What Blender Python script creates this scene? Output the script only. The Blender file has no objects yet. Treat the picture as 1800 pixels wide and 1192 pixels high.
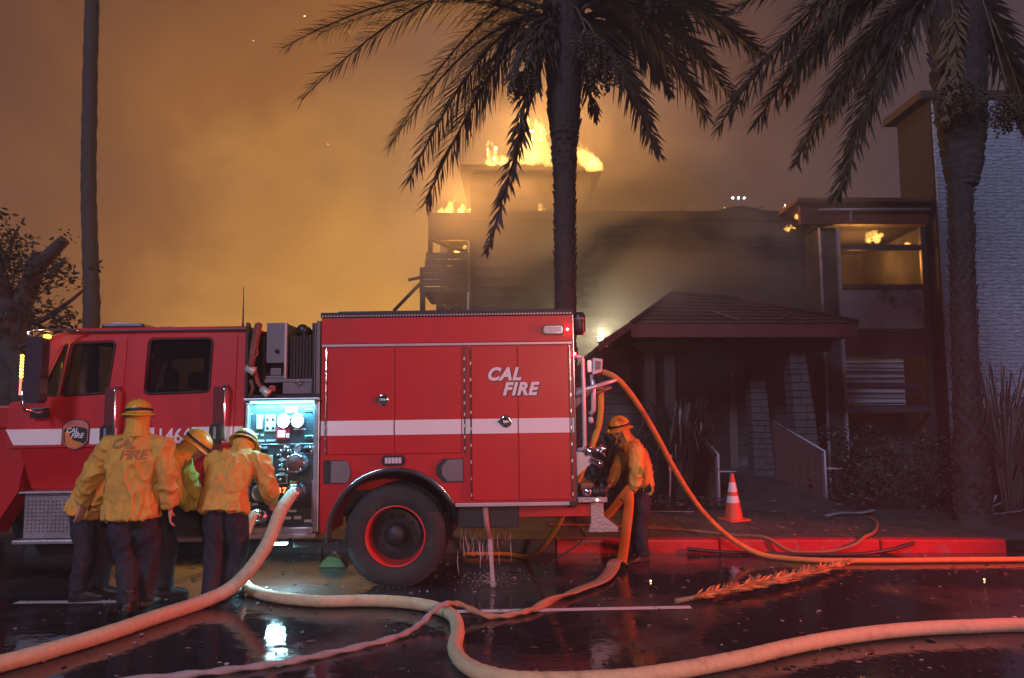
import bpy, bmesh, math, random
from mathutils import Vector, Matrix, noise, Euler
from mathutils.bvhtree import BVHTree
R = math.radians
scene = bpy.context.scene
col = scene.collection

# ------------------------------------------------------------------ camera
cam_d = bpy.data.cameras.new('camera')
cam_d.sensor_width = 36.0
cam_d.lens = 26.0
cam_d.clip_end = 2000.0
cam = bpy.data.objects.new('camera', cam_d)
cam.location = (0, 0, 1.74)
cam.rotation_euler = (R(90 + 5.798), 0, 0)
col.objects.link(cam)
scene.camera = cam

# ------------------------------------------------------------------ render look
scene.render.engine = 'CYCLES'
cy = scene.cycles
cy.use_denoising = True
cy.max_bounces = 6
cy.diffuse_bounces = 2
cy.glossy_bounces = 3
cy.transmission_bounces = 4
cy.transparent_max_bounces = 12
cy.volume_bounces = 0
cy.volume_step_rate = 1.0
cy.volume_max_steps = 256
cy.sample_clamp_indirect = 4.0
cy.caustics_reflective = False
cy.caustics_refractive = False
vs = scene.view_settings
vs.view_transform = 'Standard'
vs.look = 'None'
vs.exposure = 0.05
vs.gamma = 1.0

# ------------------------------------------------------------------ night sky: smoke lit from below by the fire
world = bpy.data.worlds.new('World')
scene.world = world
world.use_nodes = True
nt = world.node_tree
nt.nodes.clear()
def N(tree, t, **kw):
    n = tree.nodes.new(t)
    for k, v in kw.items():
        setattr(n, k, v)
    return n
w_out = N(nt, 'ShaderNodeOutputWorld')
w_bg = N(nt, 'ShaderNodeBackground')
w_sky = N(nt, 'ShaderNodeTexSky')
w_sky.sky_type = 'NISHITA'
w_sky.sun_disc = False
w_sky.sun_elevation = R(-4)
w_sky.sun_rotation = R(150)
w_tc = N(nt, 'ShaderNodeTexCoord')
w_map = N(nt, 'ShaderNodeMapping')
w_map.inputs['Scale'].default_value = (1.5, 1.5, 2.2)
w_noise = N(nt, 'ShaderNodeTexNoise')
w_noise.inputs['Scale'].default_value = 2.4
w_noise.inputs['Detail'].default_value = 6.0
w_noise.inputs['Roughness'].default_value = 0.55
w_noise.inputs['Distortion'].default_value = 0.5
nt.links.new(w_tc.outputs['Generated'], w_map.inputs['Vector'])
nt.links.new(w_map.outputs['Vector'], w_noise.inputs['Vector'])
# the smoke is brightest over the fire and dies away all round from there
w_dot = N(nt, 'ShaderNodeVectorMath', operation='DOT_PRODUCT')
w_dot.inputs[1].default_value = Vector((-0.16, 1.0, 0.10)).normalized()
nt.links.new(w_tc.outputs['Generated'], w_dot.inputs[0])
w_mix = N(nt, 'ShaderNodeMath', operation='MULTIPLY_ADD')
w_mix.inputs[1].default_value = 0.11
nt.links.new(w_noise.outputs['Fac'], w_mix.inputs[0])
nt.links.new(w_dot.outputs['Value'], w_mix.inputs[2])
w_off = N(nt, 'ShaderNodeMath', operation='SUBTRACT')
w_off.inputs[1].default_value = 0.058
nt.links.new(w_mix.outputs[0], w_off.inputs[0])
w_ramp = N(nt, 'ShaderNodeValToRGB')
cr_ = w_ramp.color_ramp
cr_.elements[0].position = 0.20
cr_.elements[0].color = (0.012, 0.008, 0.012, 1)
cr_.elements[1].position = 1.0
cr_.elements[1].color = (0.80, 0.365, 0.072, 1)
for pos, c in ((0.60, (0.040, 0.020, 0.021)), (0.78, (0.090, 0.037, 0.023)), (0.86, (0.155, 0.058, 0.022)), (0.935, (0.340, 0.126, 0.027))):
    e = cr_.elements.new(pos)
    e.color = (*c, 1)
nt.links.new(w_off.outputs[0], w_ramp.inputs['Fac'])
# drifting clear of the fire to the right the smoke turns grey violet
w_sep = N(nt, 'ShaderNodeSeparateXYZ')
nt.links.new(w_tc.outputs['Generated'], w_sep.inputs[0])
w_side = N(nt, 'ShaderNodeMapRange')
w_side.inputs[1].default_value = 0.12
w_side.inputs[2].default_value = 0.62
nt.links.new(w_sep.outputs['X'], w_side.inputs[0])
w_cool = N(nt, 'ShaderNodeMix', data_type='RGBA')
w_cool.inputs[7].default_value = (0.066, 0.044, 0.056, 1)
nt.links.new(w_side.outputs[0], w_cool.inputs[0])
nt.links.new(w_ramp.outputs['Color'], w_cool.inputs[6])
w_add = N(nt, 'ShaderNodeMix', data_type='RGBA', blend_type='ADD')
w_add.inputs[0].default_value = 0.05
nt.links.new(w_cool.outputs[2], w_add.inputs[6])
nt.links.new(w_sky.outputs['Color'], w_add.inputs[7])
nt.links.new(w_add.outputs[2], w_bg.inputs['Color'])
w_bg.inputs['Strength'].default_value = 1.0
nt.links.new(w_bg.outputs['Background'], w_out.inputs['Surface'])

# ------------------------------------------------------------------ lights
def lamp(name, kind, loc, energy, color, size=0.1, target=None, spot=None, blend=0.5):
    d = bpy.data.lights.new(name, kind)
    d.energy = energy
    d.color = color
    if kind == 'SUN':
        d.angle = size
    elif kind == 'AREA':
        d.shape = 'RECTANGLE'
        d.size, d.size_y = size
    else:
        d.shadow_soft_size = size
    if kind == 'SPOT':
        d.spot_size = R(spot)
        d.spot_blend = blend
    o = bpy.data.objects.new(name, d)
    o.location = loc
    if target is not None:
        v = Vector(target) - Vector(loc)
        o.rotation_euler = v.to_track_quat('-Z', 'Y').to_euler()
    col.objects.link(o)
    return o
# added bluish light over tower and facade, in place of unseen LED lamps
lamp('sun', 'SUN', (-6, -10, 16), 1.5, (0.60, 0.66, 1.0), R(12), (6, 14, 0))
# lamps of the apparatus parked behind and to the right of the photographer, pointed at the engine and along the kerb
lamp('scene_light', 'SPOT', (2.8, -5.5, 3.6), 2300, (1.0, 0.48, 0.40), 0.35, (-1.5, 7.6, 0.8), 54, 0.75)
lamp('red_beacon', 'SPOT', (9.6, 5.6, 2.5), 4200, (1.0, 0.070, 0.075), 0.15, (2.8, 8.0, 0.3), 66, 0.8)

# ------------------------------------------------------------------ materials
MATS = {}
def pm(name, c, rough=0.5, metal=0.0, var=0.18, vscale=6.0, bump=0.0, bscale=60.0, coat=0.0, spec=0.5,
       wear=None, wscale=3.0, wlo=0.56, whi=0.66, stretch=(1, 1, 1)):
    """Principled material: noisy colour and gloss, optional wear patches of a second colour, fine relief."""
    if name in MATS:
        return MATS[name]
    m = bpy.data.materials.new(name)
    m.use_nodes = True
    t = m.node_tree
    b = t.nodes['Principled BSDF']
    tc = N(t, 'ShaderNodeTexCoord')
    mp = N(t, 'ShaderNodeMapping')
    mp.inputs['Scale'].default_value = stretch
    t.links.new(tc.outputs['Object'], mp.inputs['Vector'])
    n1 = N(t, 'ShaderNodeTexNoise')
    n1.inputs['Scale'].default_value = vscale
    n1.inputs['Detail'].default_value = 6.0
    t.links.new(mp.outputs['Vector'], n1.inputs['Vector'])
    mx = N(t, 'ShaderNodeMix', data_type='RGBA')
    lo = [max(0.0, x * (1 - var)) for x in c]
    hi = [min(1.0, x * (1 + var)) for x in c]
    mx.inputs[6].default_value = (*lo, 1)
    mx.inputs[7].default_value = (*hi, 1)
    t.links.new(n1.outputs['Fac'], mx.inputs[0])
    out = mx.outputs[2]
    if wear is not None:
        n2 = N(t, 'ShaderNodeTexNoise')
        n2.inputs['Scale'].default_value = wscale
        n2.inputs['Detail'].default_value = 8.0
        n2.inputs['Roughness'].default_value = 0.62
        t.links.new(mp.outputs['Vector'], n2.inputs['Vector'])
        r2 = N(t, 'ShaderNodeMapRange')
        r2.inputs[1].default_value = wlo
        r2.inputs[2].default_value = whi
        t.links.new(n2.outputs['Fac'], r2.inputs[0])
        m2 = N(t, 'ShaderNodeMix', data_type='RGBA')
        m2.inputs[7].default_value = (*wear, 1)
        t.links.new(r2.outputs[0], m2.inputs[0])
        t.links.new(out, m2.inputs[6])
        out = m2.outputs[2]
    t.links.new(out, b.inputs['Base Color'])
    rr = N(t, 'ShaderNodeMapRange')
    rr.inputs[3].default_value = max(0.03, rough * 0.75)
    rr.inputs[4].default_value = min(1.0, rough * 1.25)
    t.links.new(n1.outputs['Fac'], rr.inputs[0])
    t.links.new(rr.outputs[0], b.inputs['Roughness'])
    b.inputs['Metallic'].default_value = metal
    b.inputs['Specular IOR Level'].default_value = spec
    b.inputs['Coat Weight'].default_value = coat
    b.inputs['Coat Roughness'].default_value = 0.12
    if bump > 0:
        n3 = N(t, 'ShaderNodeTexNoise')
        n3.inputs['Scale'].default_value = bscale
        n3.inputs['Detail'].default_value = 4.0
        t.links.new(mp.outputs['Vector'], n3.inputs['Vector'])
        bp = N(t, 'ShaderNodeBump')
        bp.inputs['Strength'].default_value = bump
        bp.inputs['Distance'].default_value = 0.02
        t.links.new(n3.outputs['Fac'], bp.inputs['Height'])
        t.links.new(bp.outputs['Normal'], b.inputs['Normal'])
    MATS[name] = m
    return m

def em(name, c, strength, base=(0.8, 0.8, 0.8)):
    """Something that gives off light: a lamp lens, a lit gauge."""
    if name in MATS:
        return MATS[name]
    m = bpy.data.materials.new(name)
    m.use_nodes = True
    t = m.node_tree
    b = t.nodes['Principled BSDF']
    b.inputs['Base Color'].default_value = (*base, 1)
    b.inputs['Emission Color'].default_value = (*c, 1)
    n = N(t, 'ShaderNodeTexNoise')
    n.inputs['Scale'].default_value = 60.0
    r = N(t, 'ShaderNodeMapRange')
    r.inputs[3].default_value = strength * 0.7
    r.inputs[4].default_value = strength * 1.3
    t.links.new(n.outputs['Fac'], r.inputs[0])
    t.links.new(r.outputs[0], b.inputs['Emission Strength'])
    MATS[name] = m
    return m

def glass(name, tint, alpha):
    """Tinted window glass: part see-through, part gloss."""
    if name in MATS:
        return MATS[name]
    m = bpy.data.materials.new(name)
    m.use_nodes = True
    t = m.node_tree
    b = t.nodes['Principled BSDF']
    b.inputs['Base Color'].default_value = (*tint, 1)
    b.inputs['Roughness'].default_value = 0.08
    tr = N(t, 'ShaderNodeBsdfTransparent')
    n = N(t, 'ShaderNodeTexNoise')
    n.inputs['Scale'].default_value = 3.0
    r = N(t, 'ShaderNodeMapRange')
    r.inputs[3].default_value = alpha - 0.08
    r.inputs[4].default_value = alpha + 0.08
    t.links.new(n.outputs['Fac'], r.inputs[0])
    ms = N(t, 'ShaderNodeMixShader')
    t.links.new(r.outputs[0], ms.inputs[0])
    t.links.new(tr.outputs[0], ms.inputs[1])
    t.links.new(b.outputs[0], ms.inputs[2])
    t.links.new(ms.outputs[0], t.nodes['Material Output'].inputs['Surface'])
    MATS[name] = m
    return m

RED = pm('red_paint', (0.46, 0.010, 0.014), 0.42, var=0.05, vscale=1.5, coat=0.0, spec=0.45, bump=0.06, bscale=2.5, wear=(0.26, 0.010, 0.012), wscale=1.4, wlo=0.50, whi=0.85, stretch=(1, 1, 0.5))
WHITE = pm('white_reflective', (0.74, 0.70, 0.72), 0.5, var=0.06, wear=(0.5, 0.46, 0.46), wscale=5, wlo=0.6, whi=0.9)
BLACK = pm('black_rubber', (0.012, 0.011, 0.012), 0.6, var=0.3)
SATIN = pm('satin_black', (0.018, 0.017, 0.02), 0.38, var=0.3)
TYRE = pm('tyre_rubber', (0.020, 0.018, 0.019), 0.75, var=0.35, vscale=14, bump=0.25, bscale=90, wear=(0.05, 0.04, 0.035), wscale=6)
STEEL = pm('brushed_steel', (0.55, 0.55, 0.58), 0.34, metal=0.9, var=0.15, bump=0.05, stretch=(1, 1, 8))
CHROME = pm('chrome', (0.75, 0.75, 0.78), 0.12, metal=1.0, var=0.08)
TREAD = pm('tread_plate', (0.35, 0.30, 0.32), 0.42, metal=0.6, var=0.25, bump=0.25, bscale=45)
GREY = pm('grey_panel', (0.16, 0.14, 0.16), 0.5, metal=0.2, var=0.2)
DARK = pm('dark_metal', (0.03, 0.028, 0.032), 0.5, metal=0.4, var=0.3)
PANEL = pm('pump_panel_black', (0.035, 0.045, 0.052), 0.42, var=0.25)
SEAT = pm('seat_cloth', (0.05, 0.045, 0.05), 0.85, var=0.3, bump=0.2)
GLASS = glass('tinted_glass', (0.010, 0.008, 0.012), 0.62)
TRIM = pm('grey_trim', (0.45, 0.38, 0.40), 0.4, metal=0.4, var=0.12)

# ------------------------------------------------------------------ mesh builder
class MB:
    def __init__(self):
        self.bm = bmesh.new()
    def box(self, x0, x1, y0, y1, z0, z1, bev=0.0, seg=2, M=None):
        t = bmesh.new()
        bmesh.ops.create_cube(t, size=1.0)
        for v in t.verts:
            v.co = Vector(((x0 + x1) / 2 + v.co.x * (x1 - x0), (y0 + y1) / 2 + v.co.y * (y1 - y0), (z0 + z1) / 2 + v.co.z * (z1 - z0)))
        if bev > 0:
            bmesh.ops.bevel(t, geom=t.edges[:], offset=bev, segments=seg, affect='EDGES', profile=0.6)
        return self.merge(t, M)
    def merge(self, t, M=None):
        vs_ = [self.bm.verts.new(M @ v.co if M is not None else v.co) for v in t.verts]
        t.verts.index_update()
        for f in t.faces:
            try:
                self.bm.faces.new([vs_[v.index] for v in f.verts]).smooth = f.smooth
            except ValueError:
                pass
        t.free()
        return self
    def tube(self, pts, rad, n=10, cap=True, flat=1.0, up=None):
        """Swept tube; rad one number or one per point; flat squeezes the section along the second axis."""
        pts = [Vector(p) for p in pts]
        if not isinstance(rad, (list, tuple)):
            rad = [rad] * len(pts)
        if not isinstance(flat, (list, tuple)):
            flat = [flat] * len(pts)
        rings = []
        prev = None
        for i, p in enumerate(pts):
            d = (pts[min(i + 1, len(pts) - 1)] - pts[max(i - 1, 0)])
            if d.length < 1e-9:
                d = Vector((0, 0, 1))
            d.normalize()
            if up is not None:
                u = Vector(up)
            elif prev is None:
                u = Vector((0, 0, 1)) if abs(d.z) < 0.9 else Vector((1, 0, 0))
            else:
                u = prev
            b = d.cross(u)
            if b.length < 1e-6:
                b = d.cross(Vector((1, 0, 0)))
            b.normalize()
            u = b.cross(d).normalized()
            prev = u
            rings.append([self.bm.verts.new(p + (b * math.cos(2 * math.pi * k / n) + u * math.sin(2 * math.pi * k / n) * flat[i]) * rad[i]) for k in range(n)])
        for a, c in zip(rings, rings[1:]):
            for k in range(n):
                self.bm.faces.new((a[k], a[(k + 1) % n], c[(k + 1) % n], c[k])).smooth = True
        if cap:
            self.bm.faces.new(rings[0][::-1])
            self.bm.faces.new(rings[-1])
        return self
    def lathe(self, prof, n=24, M=None, smooth=True):
        """prof: (radius, height) pairs round local Z."""
        M = M or Matrix.Identity(4)
        rings = []
        for r, h in prof:
            if r < 1e-6:
                rings.append([self.bm.verts.new(M @ Vector((0, 0, h)))])
            else:
                rings.append([self.bm.verts.new(M @ Vector((r * math.cos(2 * math.pi * k / n), r * math.sin(2 * math.pi * k / n), h))) for k in range(n)])
        for a, c in zip(rings, rings[1:]):
            for k in range(n):
                k2 = (k + 1) % n
                if len(a) == 1 and len(c) == 1:
                    continue
                if len(a) == 1:
                    f = self.bm.faces.new((a[0], c[k2], c[k]))
                elif len(c) == 1:
                    f = self.bm.faces.new((a[k], a[k2], c[0]))
                else:
                    f = self.bm.faces.new((a[k], a[k2], c[k2], c[k]))
                f.smooth = smooth
        return self
    def prism(self, poly, y0, y1, bev=0.0):
        """poly: (x, z) outline, extruded along y."""
        t = bmesh.new()
        f = t.faces.new([t.verts.new((x, y0, z)) for x, z in poly])
        r = bmesh.ops.extrude_face_region(t, geom=[f])
        for v in r['geom']:
            if isinstance(v, bmesh.types.BMVert):
                v.co.y = y1
        bmesh.ops.recalc_face_normals(t, faces=t.faces[:])
        if bev > 0:
            bmesh.ops.bevel(t, geom=t.edges[:], offset=bev, segments=1, affect='EDGES')
        return self.merge(t)
    def quad(self, *pts):
        self.bm.faces.new([self.bm.verts.new(p) for p in pts])
        return self
    def ico(self, c, r, sub=1, scale=(1, 1, 1)):
        t = bmesh.new()
        bmesh.ops.create_icosphere(t, subdivisions=sub, radius=r)
        for v in t.verts:
            v.co = Vector(c) + Vector((v.co.x * scale[0], v.co.y * scale[1], v.co.z * scale[2]))
        for f in t.faces:
            f.smooth = True
        return self.merge(t)
    def build(self, name, mat, parent=None, fix=True):
        if fix:
            bmesh.ops.recalc_face_normals(self.bm, faces=self.bm.faces[:])
        me = bpy.data.meshes.new(name)
        self.bm.to_mesh(me)
        self.bm.free()
        return link(name, me, mat, parent)

def link(name, me, mat, parent=None):
    if mat is not None:
        me.materials.append(mat)
    o = bpy.data.objects.new(name, me)
    col.objects.link(o)
    if parent is not None:
        o.parent = parent
    return o
def tag(o, label=None, cat=None, group=None, kind=None):
    if label: o['label'] = label
    if cat: o['category'] = cat
    if group: o['group'] = group
    if kind: o['kind'] = kind
    return o
def thing(name, label, cat, loc=(0, 0, 0), rot=(0, 0, 0), group=None):
    o = bpy.data.objects.new(name, None)
    o.location = loc
    o.rotation_euler = rot
    o.empty_display_size = 0.2
    col.objects.link(o)
    return tag(o, label, cat, group)

def roundpoly(pts, r, seg=4):
    out = []
    n = len(pts)
    for i in range(n):
        p = Vector(pts[i]); a = Vector(pts[i - 1]); b = Vector(pts[(i + 1) % n])
        da = (a - p); db = (b - p)
        rr = min(r, da.length * 0.45, db.length * 0.45)
        s = p + da.normalized() * rr
        e = p + db.normalized() * rr
        for k in range(seg + 1):
            t = k / seg
            out.append(tuple(s * (1 - t) ** 2 + p * 2 * t * (1 - t) + e * t * t))
    return out
def plate(name, outer, holes, y0, y1, mat, parent, inset=None):
    """A plate in the xz plane with holes, from y0 (near) to y1; inset(z) leans it."""
    cu = bpy.data.curves.new(name, 'CURVE')
    cu.dimensions = '2D'
    cu.fill_mode = 'BOTH'
    cu.extrude = abs(y1 - y0) / 2
    for poly in [outer] + holes:
        s = cu.splines.new('POLY')
        s.points.add(len(poly) - 1)
        for i, (x, z) in enumerate(poly):
            s.points[i].co = (x, z, 0, 1)
        s.use_cyclic_u = True
    o = bpy.data.objects.new(name, cu)
    me = bpy.data.meshes.new_from_object(o)
    bpy.data.objects.remove(o)
    bpy.data.curves.remove(cu)
    ym = (y0 + y1) / 2
    for v in me.vertices:
        x, z, d = v.co
        v.co = (x, ym - d + (inset(z) if inset else 0), z)
    return link(name, me, mat, parent)
def text(name, s, size, mat, parent, loc, rot=(R(90), 0, 0), shear=0.0, bold=0.0, depth=0.002, align='LEFT', sx=1.0, space=1.0):
    cu = bpy.data.curves.new(name, 'FONT')
    cu.body = s
    cu.size = size
    cu.shear = shear
    cu.offset = bold
    cu.extrude = depth
    cu.align_x = align
    cu.space_character = space
    o = bpy.data.objects.new(name, cu)
    me = bpy.data.meshes.new_from_object(o)
    bpy.data.objects.remove(o)
    bpy.data.curves.remove(cu)
    for v in me.vertices:
        v.co.x *= sx
    o = link(name, me, mat, parent)
    o.location = loc
    o.rotation_euler = rot
    return o
def catmull(pts, per=8):
    pts = [Vector(p) for p in pts]
    out = []
    for i in range(len(pts) - 1):
        p0 = pts[max(i - 1, 0)]; p1 = pts[i]; p2 = pts[i + 1]; p3 = pts[min(i + 2, len(pts) - 1)]
        for k in range(per):
            t = k / per
            out.append(0.5 * ((2 * p1) + (p2 - p0) * t + (2 * p0 - 5 * p1 + 4 * p2 - p3) * t * t + (3 * p1 - p0 - 3 * p2 + p3) * t ** 3))
    out.append(pts[-1])
    return out
def remesh(bm, voxel, smooth=2, disp=None, shade=True):
    """Fuse overlapping shapes into one continuous skin, smooth it, then push it along its normals."""
    me = bpy.data.meshes.new('tmp')
    bm.to_mesh(me)
    bm.free()
    o = bpy.data.objects.new('tmp', me)
    col.objects.link(o)
    md = o.modifiers.new('r', 'REMESH')
    md.mode = 'VOXEL'
    md.voxel_size = voxel
    if smooth:
        sm = o.modifiers.new('s', 'SMOOTH')
        sm.factor = 0.5
        sm.iterations = smooth
    dg = bpy.context.evaluated_depsgraph_get()
    res = bpy.data.meshes.new_from_object(o.evaluated_get(dg))
    bpy.data.objects.remove(o)
    bpy.data.meshes.remove(me)
    if disp:
        nv = [(v.co.copy(), v.normal.copy()) for v in res.vertices]
        for v, (c, n) in zip(res.vertices, nv):
            v.co = c + n * disp(c, n)
    for p in res.polygons:
        p.use_smooth = shade
    return res

# ------------------------------------------------------------------ ground
def asphalt():
    m = bpy.data.materials.new('wet_asphalt')
    m.use_nodes = True
    t = m.node_tree
    b = t.nodes['Principled BSDF']
    tc = N(t, 'ShaderNodeTexCoord')
    big = N(t, 'ShaderNodeTexNoise'); big.inputs['Scale'].default_value = 0.55; big.inputs['Detail'].default_value = 5.0; big.inputs['Roughness'].default_value = 0.6
    fine = N(t, 'ShaderNodeTexNoise'); fine.inputs['Scale'].default_value = 55.0; fine.inputs['Detail'].default_value = 5.0
    rip = N(t, 'ShaderNodeTexNoise'); rip.inputs['Scale'].default_value = 9.0; rip.inputs['Detail'].default_value = 4.0
    grit = N(t, 'ShaderNodeTexVoronoi'); grit.inputs['Scale'].default_value = 70.0
    for n in (big, fine, rip, grit):
        t.links.new(tc.outputs['Object'], n.inputs['Vector'])
    wet = N(t, 'ShaderNodeMapRange'); wet.inputs[1].default_value = 0.35; wet.inputs[2].default_value = 0.50
    t.links.new(big.outputs['Fac'], wet.inputs[0])
    cm = N(t, 'ShaderNodeMix', data_type='RGBA')
    cm.inputs[6].default_value = (0.060, 0.052, 0.054, 1)
    cm.inputs[7].default_value = (0.026, 0.022, 0.025, 1)
    t.links.new(wet.outputs[0], cm.inputs[0])
    c2 = N(t, 'ShaderNodeMix', data_type='RGBA'); c2.blend_type = 'MULTIPLY'
    gr = N(t, 'ShaderNodeMapRange'); gr.inputs[1].default_value = 0.0; gr.inputs[2].default_value = 0.6; gr.inputs[3].default_value = 1.6; gr.inputs[4].default_value = 0.6
    t.links.new(grit.outputs['Distance'], gr.inputs[0])
    cc = N(t, 'ShaderNodeCombineColor')
    for i in range(3):
        t.links.new(gr.outputs[0], cc.inputs[i])
    c2.inputs[0].default_value = 0.8
    t.links.new(cm.outputs[2], c2.inputs[6]); t.links.new(cc.outputs[0], c2.inputs[7])
    t.links.new(c2.outputs[2], b.inputs['Base Color'])
    rg = N(t, 'ShaderNodeMapRange'); rg.inputs[3].default_value = 0.36; rg.inputs[4].default_value = 0.055
    t.links.new(wet.outputs[0], rg.inputs[0])
    t.links.new(rg.outputs[0], b.inputs['Roughness'])
    b.inputs['Specular IOR Level'].default_value = 0.45
    # relief: grit where it drains, ripples where the water stands
    inv = N(t, 'ShaderNodeMath', operation='SUBTRACT'); inv.inputs[0].default_value = 1.05
    t.links.new(wet.outputs[0], inv.inputs[1])
    h1 = N(t, 'ShaderNodeMath', operation='MULTIPLY')
    t.links.new(fine.outputs['Fac'], h1.inputs[0]); t.links.new(inv.outputs[0], h1.inputs[1])
    h2 = N(t, 'ShaderNodeMath', operation='MULTIPLY_ADD'); h2.inputs[1].default_value = 0.55
    t.links.new(rip.outputs['Fac'], h2.inputs[0]); t.links.new(h1.outputs[0], h2.inputs[2])
    bp = N(t, 'ShaderNodeBump'); bp.inputs['Strength'].default_value = 0.24; bp.inputs['Distance'].default_value = 0.02
    t.links.new(h2.outputs[0], bp.inputs['Height'])
    t.links.new(bp.outputs['Normal'], b.inputs['Normal'])
    return m
ASPH = asphalt()
tag(MB().quad((-400, -120, 0), (400, -120, 0), (400, 600, 0), (-400, 600, 0)).build('road', ASPH), kind='structure')
PAVE = pm('wet_concrete', (0.075, 0.065, 0.066), 0.6, var=0.3, vscale=2.5, bump=0.3, bscale=40, wear=(0.04, 0.035, 0.035), wscale=1.5, wlo=0.45, whi=0.62)
SOIL = pm('mulch', (0.035, 0.022, 0.018), 0.9, var=0.5, vscale=12, bump=1.0, bscale=35)
KERBRED = pm('red_kerb_paint', (0.42, 0.022, 0.026), 0.35, var=0.2, vscale=5, bump=0.25, bscale=30, wear=(0.22, 0.15, 0.14), wscale=4.5, wlo=0.57, whi=0.68)
# the pavement in slabs with open joints between them
side = tag(MB().box(-40, 6.25, 9.76, 12.6, -0.1, 0.125).build('pavement', PAVE), kind='structure')
rnd = random.Random(3)
slab_me = None
for i in range(-4, 5):
    for j in range(2):
        x0 = i * 1.5 - 0.55; y0 = 9.775 + j * 1.4
        if slab_me is None:
            o = MB().box(-0.74, 0.74, -0.69, 0.69, -0.02, 0.02, bev=0.008, seg=1).build('paving_slab', PAVE, side)
            slab_me = o.data
        else:
            o = link('paving_slab', slab_me, None, side)
        o.location = (x0 + 0.75, y0 + 0.70, 0.128 + rnd.uniform(-0.003, 0.003))
kerb = bpy.data.objects.new('kerb', None); col.objects.link(kerb); tag(kerb, kind='structure')
kx = [-12, -8.4, -5.4, -2.4, 0.55, 2.62, 4.65, 6.25]
for a, b_ in zip(kx, kx[1:]):
    MB().box(a + 0.006, b_ - 0.006, 9.55, 9.755, -0.08, 0.165, bev=0.028, seg=3).build('kerb_stone', KERBRED if a > 0.5 else PAVE, kerb)
MB().box(6.05, 6.255, 9.762, 12.6, -0.08, 0.160, bev=0.025, seg=3).build('kerb_stone', PAVE, kerb)
# planting bed: one uneven sheet of mulch that runs under the building
mb = MB()
g = {}
nx, ny = 90, 34
for i in range(nx + 1):
    for j in range(ny + 1):
        x = -40 + 80 * i / nx
        y = 12.605 + 27 * (j / ny) ** 1.3 if x < 6.2 else 10.6 + 29 * (j / ny) ** 1.3
        z = 0.10 + 0.10 * noise.noise(Vector((x * 0.9, y * 0.9, 1))) + 0.05 * noise.noise(Vector((x * 4, y * 4, 2)))
        if j == 0: z = -0.03
        g[i, j] = mb.bm.verts.new((x, y, z))
for i in range(nx):
    for j in range(ny):
        mb.bm.faces.new((g[i, j], g[i + 1, j], g[i + 1, j + 1], g[i, j + 1])).smooth = True
tag(mb.build('planting_bed', SOIL), kind='structure')
# worn white bay line on the road
LINE = pm('worn_road_paint', (0.62, 0.60, 0.58), 0.35, var=0.2, bump=0.2, bscale=50, wear=(0.03, 0.028, 0.03), wscale=7, wlo=0.60, whi=0.68)
mb = MB()
pts = [(-0.52, 6.70), (0.1, 6.735), (0.8, 6.79), (1.62, 6.85)]
for (xa, ya), (xb, yb) in zip(pts, pts[1:]):
    mb.quad((xa, ya, 0.004), (xb, yb, 0.004), (xb, yb + 0.10, 0.004), (xa, ya + 0.10, 0.004))
tag(mb.build('road_marking', LINE), kind='structure')
mb = MB(); mb.quad((-4.6, 7.02, 0.004), (-3.4, 7.05, 0.004), (-3.4, 7.15, 0.004), (-4.6, 7.12, 0.004))
tag(mb.build('road_marking', LINE), kind='structure')

# ------------------------------------------------------------------ the burning building
SIDING = pm('sooty_siding', (0.115, 0.105, 0.10), 0.8, var=0.3, vscale=2, bump=0.3, bscale=18, wear=(0.028, 0.025, 0.025), wscale=0.45, wlo=0.42, whi=0.60)
REDWOOD = pm('dark_red_timber', (0.15, 0.036, 0.030), 0.6, var=0.35, vscale=4, bump=0.3, bscale=25, stretch=(1, 1, 4))
TIMBER = pm('dark_timber', (0.045, 0.028, 0.024), 0.7, var=0.35, vscale=4, bump=0.3, bscale=25)
CHAR = pm('charred_wood', (0.02, 0.016, 0.014), 0.9, var=0.5, bump=0.6, bscale=20)
SHINGLE = pm('roof_shingle', (0.065, 0.030, 0.028), 0.8, var=0.4, vscale=9, bump=0.7, bscale=22)
FRAME = pm('window_frame_metal', (0.10, 0.085, 0.095), 0.45, metal=0.3, var=0.2)
PALE = pm('pale_spandrel', (0.52, 0.45, 0.49), 0.5, var=0.2, vscale=1.5, wear=(0.10, 0.08, 0.09), wscale=1.2)
DOORM = pm('door_wood', (0.026, 0.014, 0.013), 0.5, var=0.3, vscale=3)
HOUSEGLASS = glass('house_glass', (0.02, 0.02, 0.024), 0.28)
HOUSEGLASS.node_tree.nodes['Principled BSDF'].inputs['Roughness'].default_value = 0.3
b = thing('burning_building', 'two storey timber clad building with its roof on fire', 'building', (0, 18, 0))
def bb(name, mat, x0, x1, y0, y1, z0, z1, bev=0.0, parent=None):
    return MB().box(x0, x1, y0 - 18, y1 - 18, z0, z1, bev).build(name, mat, parent or b)
wall = bb('wall', SIDING, -0.95, 7.22, 18.03, 18.3, 0, 6.55)
bb('side_wall', SIDING, -2.0, -1.8, 20.2, 27, 0, 6.55)
bb('back_wall', SIDING, -2.0, 10.2, 27, 27.2, 0, 6.55)
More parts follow.
